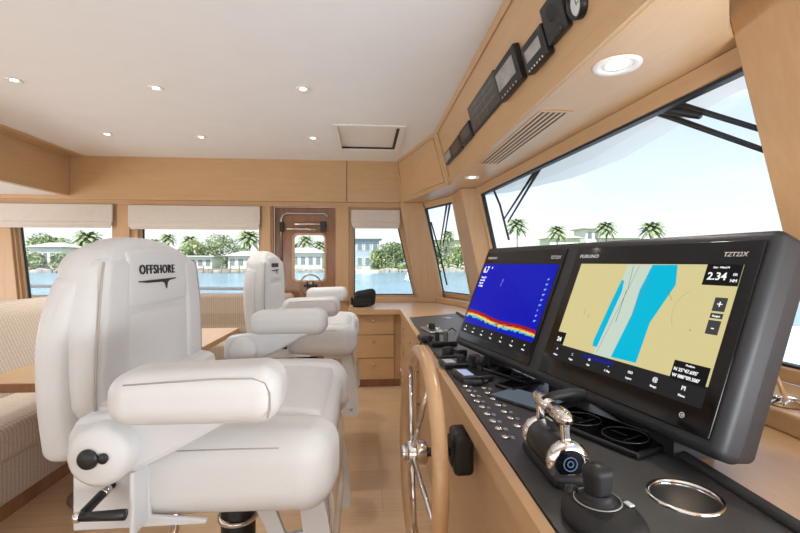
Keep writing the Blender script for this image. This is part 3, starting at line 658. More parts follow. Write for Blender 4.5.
MB(T).lathe([(.030, .031), (.028, .036), (.022, .038), (.023, .041), (.018, .044)], (-.006, 0, 0), (0, 0, 1), 28).build('boot', M['softblack'], r)
def kn(q): return Vector((q.x*(1+.16*(q.z/.03)), q.y*(1+.16*(q.z/.03)), q.z))
MB(T).rbox((-.006, 0, .062), (.019, .019, .025), .012, warp=kn, inner=3).build('stick', M['softblack'], r)
MB(T).lathe([(0, .0875), (.010, .0873), (.013, .085)], (-.006, 0, 0)).build('stick_cap', M['black'], r)
MB(T).lathe([(.011, .030), (.010, .036), (0, .038)], (-.045, -.018, 0)).build('side_button', M['black'], r)

# ---- steering wheel
hub = Vector((.148, 1.20, .578)); RW = .272
yawv = Vector((-.045, 1, 0)).normalized(); upv = Vector((0.03, 0, 1)).normalized(); wn = yawv.cross(upv).normalized()
if wn.x > 0: wn = -wn
r = thing('steering_wheel', 'large varnished wooden steering wheel with chrome spokes', 'steering wheel', tuple(hub-Vector((0, 0, RW))))
MB().tube([hub+yawv*(RW*math.cos(2*PI*i/72))+upv*(RW*math.sin(2*PI*i/72)) for i in range(72)], .0185, 16, closed=True).build('rim', M['wheelwood'], r)
for a in (50, 122, 194, 266, 338):
    d = yawv*math.cos(math.radians(a))+upv*math.sin(math.radians(a))
    MB().tube([hub+wn*.02+d*.02, hub+d*(RW-.008)+wn*.004], [.0075, .006], 10).build('spoke', M['chrome'], r)
MB().cyl(hub-wn*.02, hub+wn*.035, .032).cyl(hub+wn*.03, hub+wn*.05, .02).build('hub', M['chrome'], r)
MB().cyl(hub-wn*.10, hub-wn*.01, .012).build('shaft', M['black'], r)
r = thing('helm_pump_cover', 'black rounded box on the console face behind the wheel', 'cover', (.27, 1.2, .52))
MB().rbox((.268, 1.215, .575), (.028, .045, .058), .015, inner=3).build('housing', M['black'], r)
MB().rbox((.239, 1.215, .575), (.004, .03, .035), .003, inner=2).build('face_plate', M['softblack'], r)

# ================================================================== MONITORS
W_ = .541
d0 = ray(580.2, 248.3); TLp = CC+d0*(2.51*.54)
A_ = (CR*.27-CF*.96).normalized(); B_ = -(CR*-.36+Vector((0, 0, -1))*.93-CF*.09); B_ = (B_-A_*A_.dot(B_)).normalized(); N_ = A_.cross(B_)
TM = Matrix((A_, B_, N_)).transposed().to_4x4(); TM.translation = TLp
# coordinates on TM: x toward camera/right, y up, z toward viewer
hx0_, hx1_, hy0_, hy1_ = -.632, .560, -.422, .026
r = thing('monitor_housing', 'large charcoal twin monitor pod standing on the dash worktop', 'monitor pod', tuple(TM @ Vector(((hx0_+hx1_)/2, hy0_, -.05))))
hc = ((hx0_+hx1_)/2, (hy0_+hy1_)/2, -.0365)
def hw(q):
    return Vector((q.x, q.y, q.z))
MB(TM).rbox(hc, ((hx1_-hx0_)/2, (hy1_-hy0_)/2, .0355), .020, inner=10).build('front_bezel', M['housing'], r)
hw2 = ((hx1_-hx0_)/2, (hy1_-hy0_)/2)
def taper(q):
    t_ = max(0, (-q.z)/.07+.0); t_ = (.038-q.z)/.076; s_ = 1-.05*t_
    return Vector((q.x*(1-.03*t_), q.y*s_-.0*t_, q.z))
MB(TM).rbox((hc[0], hc[1], -.088), (hw2[0]-.001, hw2[1]-.001, .038), .018, warp=taper, inner=8).build('rear_shell', M['housing'], r)
foot = TM @ Vector((hc[0], hy0_+.05, -.09))
mb = MB()
for fx in (-.42, .02, .40):
    mb = MB(); p = TM @ Vector((fx, hy0_+.06, -.09)); mb.box(p.x-.05, p.x+.04, p.y-.04, p.y+.04, ZT, p.z); mb.build('mount_foot', M['housing'], r)
def disp(x0, x1, lab, body):
    rr = thing('chartplotter', lab, 'monitor', tuple(TM @ Vector(((x0+x1)/2, -.39, .0))), 'chartplotter screens in the charcoal pod')
    MB(TM).rbox(((x0+x1)/2, -.197, .001), ((x1-x0)/2, .197, .0035), .003, inner=4).build('glass_front', M['glass_black'], rr)
    body(rr); return rr
def Z(z): return TM @ Matrix.Translation((0, 0, z))
def flat(mb, poly, z, T=TM): n = len(poly); mb.add([(p[0], p[1], z) for p in poly], [tuple(range(n))], False, T); return mb
class TXT:
    def __init__(s, rr): s.rr = rr
    def text(s, *a, **k): MB().text(*a, **k).build('screen_text', M['white_e'], s.rr); return s
    def build(s, *a): return None
def flats(name, m, rr, polys, z):
    for p in polys: mb_ = MB(); flat(mb_, p, z); mb_.build(name, m, rr)
def right_disp(rr):
    x0, x1, y1, y0 = .037, .512, -.053, -.302
    sc = MB(); flat(sc, [(x0, y0), (x1, y0), (x1, y1), (x0, y1)], .0050).build('chart_screen', emit('chart_land', rgb(206, 194, 140), .85), rr)
    tb_ = MB(); flat(tb_, [(x0, -.345), (x1, -.345), (x1, y0), (x0, y0)], .0050).build('toolbar', emit('toolbar_dark', rgb(38, 38, 40), .8), rr)
    def L2(u, v):    # pixel on the screen plane -> local
        p0 = TM @ Vector((0, 0, .005)); d = ray(u, v); t_ = (p0-CC).dot(N_)/d.dot(N_); q = TM.inverted() @ (CC+d*t_); return (q.x, q.y)
    ch = MB(); flat(ch, [L2(628, 265), L2(653, 265), L2(648, 283), L2(634, 312), L2(611, 359), L2(593, 354), L2(603, 330), L2(617, 295)], .0056)
    ch.build('channel_chart', emit('chart_channel', rgb(190, 206, 192), .85), rr)
    flats('shallow_water_chart', emit('chart_cyan', rgb(0, 176, 208), .85), rr, [[L2(653, 265), L2(678, 265), L2(676, 285), L2(650, 323), L2(636, 363), L2(611, 357), L2(632, 315), L2(640, 290)],
        [L2(622, 280), L2(624.5, 281), L2(622, 292), L2(597, 347), L2(592.5, 346), L2(594, 340), L2(610, 305)]], .0058)
    ln = MB()
    def seg(a, b_, w2=.0005, z=.0062):
        a = Vector(L2(*a)); b_ = Vector(L2(*b_)); d = (b_-a).normalized(); nn = Vector((-d.y, d.x))*w2
        flat(ln, [a-nn, b_-nn, b_+nn, a+nn], z)
    seg((640, 266), (597, 352)); seg((634, 266), (628, 290), .0007); seg((627, 290), (616, 322), .0009); seg((650, 275), (628, 325)); seg((588, 318), (590, 314)); seg((584, 315), (586, 309)); seg((668, 290), (672, 300)); seg((690, 330), (691, 331), .001)
    ln.build('chart_marks', emit('chart_line', rgb(120, 118, 96), .7), rr); ln = MB()
    for k in range(14):
        a = 110+k*6; seg((700+28*math.cos(math.radians(a)), 320-30*math.sin(math.radians(a))), (700+28*math.cos(math.radians(a+5)), 320-30*math.sin(math.radians(a+5))), .0003)
    ln.build('range_ring', emit('ring_line', rgb(150, 146, 112), .7), rr)
    flats('data_box', emit('data_box_dark', rgb(22, 22, 24), .8), rr, [[(.437, y1), (x1, y1), (x1, y1-.046), (.437, y1-.046)],
        [(x1-.083, y0-.004), (x1-.004, y0-.004), (x1-.004, y0+.036), (x1-.083, y0+.036)], [(.037, y0), (.075, y0), (.075, y0+.036), (.037, y0+.036)]], .0060)
    flats('zoom_key', emit('key_grey', rgb(66, 66, 66), .8), rr, [[(.475, b_), (.501, b_), (.501, a), (.475, a)] for a, b_ in ((-.124, -.153), (-.157, -.168), (-.172, -.201))], .0060)
    tx = TXT(rr)
    tx.text('2.34', .023, Z(.0064) @ Matrix.Translation((.444, -.080, 0)), bold=.0002, wide=1.05).text('m', .011, Z(.0064) @ Matrix.Translation((.497, -.074, 0))).text('NM', .009, Z(.0064) @ Matrix.Translation((.494, -.088, 0)))
    tx.text('Dst - Wind M', .006, Z(.0064) @ Matrix.Translation((.452, -.060, 0)))
    tx.text("N 25\u00b047.695'", .0100, Z(.0064) @ Matrix.Translation((x1-.079, y0+.018, 0)), bold=.0001).text("W 080\u00b009.500'", .0100, Z(.0064) @ Matrix.Translation((x1-.079, y0+.005, 0)), bold=.0001).text('Position', .006, Z(.0064) @ Matrix.Translation((x1-.055, y0+.030, 0)))
    tx.text('+', .022, Z(.0064) @ Matrix.Translation((.488, -.139, 0)), align='CENTER').text('Ranges', .0058, Z(.0064) @ Matrix.Translation((.488, -.163, 0)), align='CENTER').text('-', .022, Z(.0064) @ Matrix.Translation((.488, -.187, 0)), align='CENTER')
    tx.text('24', .018, Z(.0064) @ Matrix.Translation((.044, y0+.014, 0)), bold=.0004)
    for i, (lb, ic) in enumerate((('Home', '^'), ('Pages', '::'), ('Tide', 'o'), ('C-Map', '.'), ('Layers', 'oo'), ('Range', '@'), ('Menu', 'PI'))):
        xx = .058+i*.068
        tx.text(lb, .0068, Z(.0058) @ Matrix.Translation((xx, -.333, 0)), align='CENTER').text(ic, .013, Z(.0058) @ Matrix.Translation((xx, -.318, 0)), align='CENTER')
    tx.build('screen_text', M['white_e'], rr)
    sb = MB(); flat(sb, [(.165, -.318), (.275, -.318), (.275, -.308), (.165, -.308)], .0056).build('status_bar', emit('status_blue', rgb(22, 34, 120), .8), rr)
    MB().text('FURUNO', .0145, Z(.0048) @ Matrix.Translation((.020, -.030, 0)), bold=.0003, wide=1.25, gap=1.12).build('maker_lettering', M['print'], rr)
    MB().text('TZT22X', .0135, Z(.0048) @ Matrix.Translation((.464, -.031, 0)), bold=.0001, wide=1.0, shear=.1).build('type_lettering', M['print'], rr)
    MB(TM).lathe([(.0055, .0045), (.0055, .0055), (.004, .0055), (.004, .0045)], (.478, -.368, 0)).lathe([(0, .005), (.002, .005), (.0022, .0045)], (.478, -.368, 0)).build('power_button', M['print'], rr)
def left_disp(rr):
    x0, x1, y1, y0 = -.590, -.068, -.056, -.322
    MB() and flat(MB(), [(x0, y0), (x1, y0), (x1, y1), (x0, y1)], .0050).build('sounder_screen', emit('sounder_blue', rgb(6, 20, 168), .9), rr)
    n = 60; random.seed(3)
    def bottom(t_): return -.266+(-.018)*t_+.004*math.sin(t_*9)+.009*max(0, t_-.0)**2*0-.0*t_
    layers = [('sounder_red', rgb(150, 24, 20), 0, .008), ('sounder_orange', rgb(225, 96, 30), .008, .012), ('sounder_yellow', rgb(240, 200, 60), .012, .017), ('sounder_cyan', rgb(90, 190, 200), .017, .023)]
    for k, (nm, c_, a, b_) in enumerate(layers):
        mb = MB()
        up_ = []; lo = []
        for i in range(n+1):
            t_ = i/n; bt = bottom(t_); up_.append((x0+(x1-x0)*t_, bt-a-random.uniform(0, .004)*(k > 0)))
            lo.append((x0+(x1-x0)*t_, bt-b_-(random.uniform(-.001, .007) if k >= 2 else random.uniform(0, .004))*(1.6-t_*.8)))
        vs = [(p[0], p[1], .0053+.0002*(4-k)) for p in up_+lo]; mb.add(vs, [(i, n+1+i, n+2+i, i+1) for i in range(n)], False, TM)
        mb.build('seabed_echo', emit(nm, c_, .85), rr)
    MB() and flat(MB(), [(x0, -.365), (x1, -.365), (x1, y0), (x0, y0)], .0050).build('toolbar', emit('toolbar_dark_left', rgb(26, 26, 30), .8), rr)
    random.seed(5)
    ys = MB(); flats('echo_trace', emit('echo_white', rgb(190, 210, 230), .8), rr, [[(-.392, -.150), (-.390, -.150), (-.384, -.118), (-.386, -.118)]], .0056)
    for k in range(9): flat(ys, [(x1-.034, y1-.05-k*.018), (x1-.034+random.uniform(.006, .016), y1-.05-k*.018), (x1-.03, y1-.056-k*.018), (x1-.034, y1-.056-k*.018)], .0056)
    ys.build('echo_marks', emit('echo_pale', rgb(150, 190, 220), .8), rr)
    tx = TXT(rr); tx.text('6.7', .040, Z(.0058) @ Matrix.Translation((x0+.012, y1-.028, 0)), bold=.0005, wide=.9).text('ft', .014, Z(.0058) @ Matrix.Translation((x0+.078, y1-.018, 0)))
    for k, s_ in enumerate(('Temp 82.1', 'Auto 50k', 'Gain 42', 'TX 200k')): tx.text(s_, .011, Z(.0058) @ Matrix.Translation((x0+.012, y1-.062-k*.013, 0)))
    for i, lb in enumerate(('Home', 'Pages', 'Mode', 'Freq', 'Gain', 'Range', 'Menu')):
        xx = x0+.035+i*.075; tx.text(lb, .0075, Z(.0058) @ Matrix.Translation((xx, -.352, 0)), align='CENTER').text('o', .012, Z(.0058) @ Matrix.Translation((xx, -.336, 0)), align='CENTER')
    tx.build('screen_text', M['white_e'], rr)
    MB().text('FURUNO', .0145, Z(.0048) @ Matrix.Translation((-.580, -.030, 0)), bold=.0003, wide=1.25, gap=1.12).build('maker_lettering', M['print'], rr)
    MB().text('TZT22X', .0155, Z(.0048) @ Matrix.Translation((-.128, -.031, 0)), bold=.0001, wide=1.0, shear=.1).build('type_lettering', M['print'], rr)
disp(0, .539, 'right chartplotter screen showing a tan and cyan harbour chart', right_disp)
disp(-.603, -.055, 'left chartplotter screen showing blue sonar with red seabed band', left_disp)

# ================================================================== HELM CHAIRS
def make_chair(lab):
    r = thing('helm_chair', lab, 'chair', (0, 0, 0), 'white leather helm chairs')
    lt = M['leather']; pl_ = M['plate']
    # pedestal
    MB().cyl((0, 0, 0), (0, 0, .014), .20, .195, 48, .004).build('base_flange', M['plate'], r)
    MB().cyl((0, 0, .014), (0, 0, .60), .045, .045, 32).build('pedestal_post', M['black'], r)
    MB().lathe([(.046, .40), (.053, .403), (.053, .412), (.046, .415)], seg=32).build('adjusting_ring', M['chrome'], r)
    MB().box(-.16, .20, -.26, .26, .585, .625).build('seat_frame', M['steel'], r, .006)
    MB().box(-.08, .12, -.10, .10, .555, .586).build('slider_mechanism', M['black'], r, .003)
    # seat
    def sw(q):
        z = q.z
        if q.z > 0: z -= .018*(abs(q.x)/.24)**4
        return Vector((q.x-(.035*(abs(q.y)/.365)**4 if q.x > 0 else 0), q.y, z))
    seat = MB().rbox((.045, -.017, .668), (.228, .280, .062), .055, warp=sw, inner=8, k=5).build('seat', lt, r)
    def cw(q):
        u_ = q.x/.21; return Vector((q.x, q.y, q.z-.012*max(0, u_)**3-(.02 if u_ > .95 else 0)))
    MB().rbox((.042, -.017, .728), (.232, .225, .044), .034, warp=cw, inner=8, k=5).build('seat_centre_cushion', lt, seat)
    for s_ in (-1, 1):
        def bw(q, s_=s_): return Vector((q.x-(.028*max(0, (q.y*s_+.083)/.166)**2 if q.x > 0 else 0), q.y, q.z-.008*max(0, q.x/.24)**3))
        MB().rbox((.052, -.017+s_*.283, .688), (.24, .083, .081), .054, warp=bw, inner=8, k=5).build('seat_bolster', lt, seat)
        pts = [(-.14, -.017+s_*.357, .743), (.10, -.017+s_*.357, .743), (.18, -.017+s_*.3565, .742)]
        MB().tube(pts, .0018, 5).build('piping', M['seam'], seat)
    # backrest
    H0, H1 = .765, 1.165
    def bk(q):
        t_ = (q.z+.20)/.40
        hw_ = 1-.20*max(0, t_)**2.4
        zz = q.z
        if t_ > .5: zz -= .05*(abs(q.y)/.30)**2.5*((t_-.5)*2)
        x = q.x+.018*(abs(q.y)/.34)**2*(1 if q.x > 0 else 0)-.012*max(0, t_-.7)/.3
        return Vector((x, q.y*hw_, zz))
    back = MB().rbox((-.258, 0, .965), (.050, .304, .20), .046, warp=bk, inner=10, k=5).build('backrest', lt, r)
    def shl(q):
        t_ = (q.z+.215)/.43
        zz = q.z
        if t_ > .5: zz -= .08*(abs(q.y)/.36)**3*((t_-.5)*2)
        return Vector((q.x+.035*(1-t_)**2+.02*t_**3, q.y*(1-.20*max(0, t_)**3), zz))
    MB().rbox((-.292, 0, .915), (.030, .328, .212), .024, warp=shl, inner=10, k=4).build('rear_shell', lt, back)
    def hp(q):
        t_ = (q.z+.075)/.15; return Vector((q.x-.010*max(0, t_-.4), q.y*(1-.06*t_), q.z-.016*(abs(q.y)/.2)**2*t_))
    head = MB().rbox((-.222, 0, 1.062), (.022, .180, .078), .020, warp=hp, inner=6, k=4).build('headrest_cushion', lt, back)
    MB().rbox((-.222, 0, .875), (.020, .172, .108), .018, warp=lambda q: Vector((q.x+.006*(1-(q.y/.19)**2)*(1-(q.z/.11)**2), q.y*(1-.03*q.z/.108), q.z)), inner=6, k=4).build('lumbar_cushion', lt, back)
    for s_ in (-1, 1):
        def sb_(q, s_=s_):
            t_ = (q.z+.175)/.35; tb2 = max(0, (q.z+.18)/.40); yw = (s_*.228+q.y)*(1-.20*tb2**2.4); return Vector((q.x-.008*max(0, t_-.6)*2, yw-s_*.228, q.z-.018*max(0, t_-.6)))
        MB().rbox((-.222, s_*.228, .945), (.026, .060, .172), .024, warp=sb_, inner=6, k=4).build('side_bolster', lt, back)
        pts = []
        for i in range(15):
            t_ = i/14; z = .785+.315*t_; pts.append((-.2035-.012*max(0, (z-.77)/.35-.6), s_*.2915*(1-.20*((z-.765)/.4)**2.4), z))
        MB().tube([(p[0], p[1], p[2]) for p in pts], .0026, 5).build('piping', M['seam'], back)
    # lettering on the headrest
    TT = frame((-.2005, -.022, 1.080), (0, 1, 0), (-.05, 0, 1))
    MB().text('OFFSHORE', .033, TT, .0012, 'CENTER', bold=.0002, wide=1.12, gap=1.13).build('embroidery', M['ink'], head)
    mb = MB(TT)
    mb.prism([(-.105, -.027), (.105, -.024), (.10, -.027), (.062, -.030), (.050, -.035), (.043, -.052), (.036, -.038), (.022, -.033), (-.06, -.0325), (-.104, -.029)], -.001, .0014)
    mb.build('wave_emblem', M['ink'], head)
    MB().prism([(-.23, .70), (-.15, .70), (-.15, .80), (-.30, .83), (-.30, .76)], -.29, .29, T=frame((0, 0, 0), (1, 0, 0), (0, 0, 1))).build('lower_shroud', lt, back, .02)
    # arms
    for s_ in (-1, 1):
        def aw(q):
            u_ = (q.x+.146)/.292; return Vector((q.x, q.y, q.z*(1-.12*(1-u_))-.004*(1-u_)))
        arm = MB().rbox((.064, s_*.445, .878), (.140, .062, .050), .040, warp=aw, inner=6, k=5).build('armrest', lt, r)
        loop = []
        yy = s_*.5065
        for (px, pz) in ((-.04, .903), (.10, .910), (.162, .910), (.182, .902), (.190, .885), (.1905, .86), (.186, .845)): loop.append((px, yy-s_*.006, pz))
        MB().tube(loop, .0013, 5).build('piping', M['seam'], arm)
        poly = [(-.165, .80), (-.15, .83), (-.06, .842), (.15, .842), (.02, .770), (-.05, .735), (-.13, .725), (-.165, .75)]
        MB().prism(poly, -.022, .022, T=frame((0, s_*.418, 0), (1, 0, 0), (0, 0, 1))).build('arm_support', pl_, r, .01)
        MB().cyl((-.094, s_*.375, .778), (-.094, s_*.480, .778), .051, .051, 36, .012).build('pivot_drum', lt, r)
        MB().cyl((-.104, s_*.480, .779), (-.104, s_*.488, .779), .017, .016, 24, .003).build('adjusting_knob', M['black'], r)
        MB().cyl((-.080, s_*.480, .780), (-.080, s_*.486, .780), .008, .009, 16).build('lock_pin', M['black'], r)
        MB().prism([(-.185, .610), (.05, .612), (.05, .620), (-.05, .632), (-.055, .73), (-.185, .73)], -.005, .005, T=frame((0, s_*.385, 0), (1, 0, 0), (0, 0, 1))).build('recline_bracket', pl_, r, .003)
    MB().box(-.062, -.054, -.440, -.385, .622, .735).build('bracket_flange', pl_, r, .003)
    lv = MB().tube([(-.116, -.392, .694), (-.126, -.455, .678), (-.124, -.466, .676)], .008, 12).tube([(-.128, -.464, .676), (-.055, -.464, .677)], [.007, .009], 12).build('recline_lever', M['black'], r)
    MB().cyl((-.117, -.40, .692), (-.119, -.415, .688), .0088).build('lever_ferrule', M['chrome'], lv)
    MB().cyl((-.136, -.464, .676), (-.126, -.464, .676), .0088).build('lever_ferrule', M['chrome'], lv)
    MB().cyl((-.06, -.30, .42), (-.035, -.30, .62), .008).cyl((-.068, -.30, .36), (-.06, -.30, .43), .013).build('gas_strut', M['chrome'], r)
    # footrest
    T0 = frame((0, 0, 0), (1, 0, 0), (0, 0, 1))
    outer = [(.085, .625), (.245, .625), (.262, .56), (.290, .40), (.296, .285), (.285, .262), (.222, .262), (.208, .28), (.190, .38), (.165, .46), (.12, .56)]
    holes = [[(.152, .575), (.205, .575), (.212, .52), (.175, .515)], [(.198, .475), (.236, .475), (.240, .425), (.205, .425)], [(.222, .39), (.246, .39), (.249, .35), (.230, .345)]]
    for s_ in (-1, 1):
        fp = MB().curve([outer]+holes, .012, T0 @ Matrix.Translation((0, 0, -s_*.27))).build('footrest_plate', pl_, r, .002)
        MB().cyl((.255, s_*.262, .300), (.255, s_*.28, .300), .009).build('bolt', M['steel'], fp)
    tr_ = MB(T0)
    sec = [(.252+.025*math.sin(PI*i/12), .65-.24*i/12) for i in range(13)]
    tr_.prism(sec+[(p[0]-.012, p[1]) for p in reversed(sec)], -.24, .24).build('footrest_tread', M['cream'], r, .003)
    MB().tube([(.19, -.24, .60), (.245, -.24, .52), (.262, -.235, .40), (.262, -.20, .36), (.262, .20, .36), (.262, .235, .40), (.245, .24, .52), (.19, .24, .60)], .014, 12).build('footrest_rail', M['cream'], r)
    return r
ch1 = make_chair('near white leather helm chair with its headrest lettering largest in view')
ch2 = copy_tree(ch1)
ch2['label'] = 'far white leather helm chair standing in front of the side door'
ch1.location = (-.345, 1.235, 0)
ch2.location = (-.33, 2.68, 0)

# ================================================================== SETTEE, TABLE, BAG
r = thing('settee', 'long beige ribbed fabric settee along the left with wooden plinth', 'sofa', (-2.0, 1.8, 0))
MB().box(-2.35, -1.535, -.6, 4.40, 0, .075).box(-1.6, -.72, 3.95, 4.40, 0, .075).build('plinth', M['wood_door'], r)
MB().rbox((-1.94, 1.85, .165), (.42, 2.55, .10), .02, inner=4).build('base', M['settee_y'], r)
MB().rbox((-1.93, .55, .33), (.435, 1.25, .085), .05, inner=8).build('seat_cushion', M['settee_y'], r)
MB().rbox((-1.93, 3.08, .33), (.435, 1.27, .085), .05, inner=8).build('seat_cushion', M['settee_y'], r)
MB().rbox((-2.02, 1.85, .62), (.12, 2.5, .245), .08, warp=lambda q: Vector((q.x-.22*(q.z/.5), q.y, q.z)), inner=8).build('backrest', M['settee_y'], r)
MB().rbox((-1.10, 4.17, .165), (.42, .27, .10), .02, inner=4).build('base', M['settee_x'], r)
MB().rbox((-1.10, 4.13, .33), (.42, .30, .085), .04, inner=6).build('seat_cushion', M['settee_x'], r)
MB().rbox((-1.36, 4.40, .60), (.66, .075, .195), .04, inner=6).build('backrest', M['settee_x'], r)
r = thing('dining_table', 'long pale wooden table with thick edge behind the near helm chair', 'table', (-1.23, 2.55, 0))
MB().box(-1.56, -.915, 1.86, 3.30, .585, .62).build('tabletop', M['wood_y'], r, .004)
MB().box(-1.555, -.92, 1.85, 1.862, .583, .619).build('edge_band', M['wood_door'], r, .002)
for yy in (2.2, 2.95):
    MB().cyl((-1.22, yy, .02), (-1.22, yy, .585), .04).build('pedestal', M['steel'], r); MB().cyl((-1.22, yy, 0), (-1.22, yy, .02), .16).build('foot', M['steel'], r)
bl = at(364, 307, z=ZT)
r = thing('camera_bag', 'small black zipped bag sitting on the counter by the window', 'bag', (.075, 4.05, ZT))
def bgw(q): return Vector((q.x*(1-.12*(q.z+.075)/.15)+.006*math.sin(q.z*30), q.y*(1-.1*(q.z+.07)/.14), q.z+.010*math.sin(q.x*18)))
MB().rbox((-.005, 4.06, ZT+.078), (.108, .07, .077), .042, warp=bgw, inner=6).build('body', M['bagcloth'], r)
MB().tube([(-.10, 3.995, ZT+.10), (-.04, 3.985, ZT+.118), (.05, 3.985, ZT+.118), (.09, 3.998, ZT+.10)], .003, 6).build('zip', M['black'], r)
MB().rbox((-.12, 4.04, ZT+.055), (.012, .03, .035), .010, inner=2).build('strap', M['softblack'], r)
MB().rbox((-.01, 3.985, ZT+.045), (.07, .012, .035), .01, inner=2).build('front_pocket', M['bagcloth'], r)

# chrome fitting on the sill by the monitor
p = at(786, 404, z=.745)
r = thing('window_latch', 'chrome latch fitting on the wooden sill right of the monitors', 'latch', tuple(p))
MB().lathe([(0, .012), (.015, .012), (.03, .004), (.035, 0)], p, (0, 0, 1), 24).build('base', M['chrome'], r)
MB().tube([p+Vector((-.04, .02, .008)), p+Vector((0, 0, .02)), p+Vector((.05, -.03, .008))], .005, 8).build('arm', M['chrome'], r)
MB().cyl(p+Vector((0, 0, .01)), p+Vector((-.02, .005, .07)), .007, .004).build('pin', M['wheelwood'], r)

# ================================================================== OUTSIDE THE BOAT
brow = [(.94, -.8), (1.34, -.8), (1.36, .8), (1.42, 1.64), (1.62, 2.67), (1.60, 3.3), (1.35, 4.0), (.90, 4.6), (.8, 4.6), (1.0, 3.4), (1.08, 1.2)]
MB().prism([(x+.02, y) for x, y in brow], 1.752, 1.80).build('roof_brow', M['gelcoat'], kind='structure', bevel=.01)
inb = [(.97, -.8), (1.22, -.8), (1.24, .8), (1.29, 1.64), (1.42, 2.67), (1.38, 3.3), (1.2, 3.8), (.95, 4.3), (1.02, 3.4), (1.10, 1.2)]
MB().prism(inb, 1.744, 1.753).build('roof_brow_underside', M['gelgrey'], kind='structure')
MB().prism([(1.2, -1.2), (6.5, -1.2), (6.5, .6), (4.6, 2.4), (2.6, 3.3), (1.35, 3.5)], .56, .62).build('foredeck', M['gelcoat'], kind='structure')
MB().box(-5, .9, 4.62, 5.5, -.12, -.06).build('side_deck', M['gelcoat'], kind='structure')
MB().tube([(-5, 5.45, .84), (-2.2, 5.45, .79), (-1.35, 5.45, .775)], .022, 10).box(-5, -1.35, 5.43, 5.47, .65, .72).box(-1.38, -1.34, 5.43, 5.47, -.06, .78).build('side_bulwark', M['gelcoat'], kind='structure')
# wipers
def on5(u, v, off=.06):      # intersection with raked windscreen plane (W5)
    p0 = Vector((T5a.x+off, T5a.y, 1.68)); e1 = Vector((T5b.x-T5a.x, T5b.y-T5a.y, 0)); e2 = Vector((DXR/.89, 0, -1)); n = e1.cross(e2).normalized()
    d = ray(u, v); return CC+d*((p0-CC).dot(n)/d.dot(n))
def on4(u, v, off=.06):
    p0 = Vector((T4a.x+off, T4a.y, 1.68)); e1 = Vector((T4b.x-T4a.x, T4b.y-T4a.y, 0)); e2 = Vector((DXR/.89*.946, DXR/.89*.323, -1)); n = e1.cross(e2).normalized()
    d = ray(u, v); return CC+d*((p0-CC).dot(n)/d.dot(n))
def wiper(pf, arms, blade, bracket, lab, sc=1):
    r = thing('windscreen_wiper', lab, 'wiper', tuple(pf(*arms[0][0])), 'windscreen wipers')
    for a, b_ in arms: p, q = pf(*a), pf(*b_); MB().tube([p, lerp(p, q, .3), q], [.011*sc, .008*sc, .006*sc], 8).build('arm', M['rubberseal'], r)
    if blade: MB().tube([pf(*q, .045) for q in blade], .008*sc, 8).build('blade', M['black'], r)
    if bracket: MB().tube([pf(*q, .05) for q in bracket], [.02*sc, .016*sc, .008*sc], 8).build('bracket', M['black'], r)
wiper(on5, [((655, 97), (762, 130)), ((642, 107), (766, 151))], None, [(640, 104), (662, 108), (700, 116)], 'parallel arm wiper at the top right of the large windscreen', 1.35)
wiper(on5, [((542, 165), (508, 222)), ((538, 167), (504, 219))], [(492, 186), (500, 205), (509, 240)], None, 'folded wiper at the far left edge of the large windscreen')
wiper(on4, [((450, 203), (443, 246)), ((447, 203), (440, 246))], [(431, 222), (439, 250), (447, 285)], None, 'folded wiper on the narrow angled window beside the corner post')

WZ = -1.4
MB().box(-400, 400, 5.7, 118, WZ-.4, WZ).box(7, 400, -200, 5.7, WZ-.4, WZ).box(-400, 7, -200, -4, WZ-.4, WZ).build('water', M['water'], kind='structure')
Y_S = 108
MB().box(-300, 300, Y_S+1, 420, WZ-.3, -.55).build('ground_shore', M['grass'], kind='structure')
def rocks():
    mb = MB(); random.seed(11); x = -150
    while x < 190:
        h_ = random.uniform(.5, 1.15); w_ = random.uniform(.8, 2.2)
        mb.rbox((x, Y_S+.6, WZ+h_/2-.1), (w_/2+.2, .9, h_/2+.1), .25, inner=2, k=2); x += w_
    return mb
rocks().build('seawall_rocks', M['stone'], label='line of grey rocks edging the far shore', cat='rocks', kind='stuff')
def leafblob(mb, c, r_, n, s_):
    for _ in range(n):
        while True:
            p = Vector((random.uniform(-1, 1), random.uniform(-1, 1), random.uniform(-1, 1)))
            if .25 < p.length < 1: break
        q = Vector(c)+Vector((p.x*r_[0], p.y*r_[1], p.z*r_[2]))
        a = Vector((random.uniform(-1, 1), random.uniform(-1, 1), random.uniform(-.6, .6))).normalized()*s_*random.uniform(.6, 1.3)
        b_ = a.cross(Vector((random.uniform(-1, 1), random.uniform(-1, 1), random.uniform(-1, 1)))).normalized()*s_*.6
        mb.add([q-a, q+b_, q+a, q-b_], [(0, 1, 2, 3)])
def tree(u, vtop, wpx, y, m, lab, name='shade_tree', vbot=270, seed=0):
    random.seed(int(u*7+seed)); p = at(u, vtop, y=y); k = y/FPX; h_ = p.z+.55; w_ = wpx*k
    r = thing(name, lab, 'tree', (p.x, y, -.55), 'trees on the far shore')
    mb = MB(); nb_ = 7
    for i in range(nb_):
        cx = p.x+random.uniform(-.36, .36)*w_; cz = -.55+h_*random.uniform(.3, .78)
        if i == 0: cx, cz = p.x, -.55+h_*.78
        rr = w_*random.uniform(.2, .32); leafblob(mb, (cx, y+random.uniform(-1, 1), cz), (rr, rr, min(rr*.8, (h_-cz-.55)*1.0+.2 if h_-cz-.55 > .6 else .6)), 230, .34)
    leafblob(mb, (p.x, y-.6, .4), (w_*.48, 1.2, 1.2), 260, .3)
    mb.build('foliage', m, r)
    MB().tube([(p.x, y, -.55), (p.x+.1, y, h_*.3), (p.x-.1, y, h_*.6)], [.3, .22, .12], 8).build('trunk', M['bark'], r)
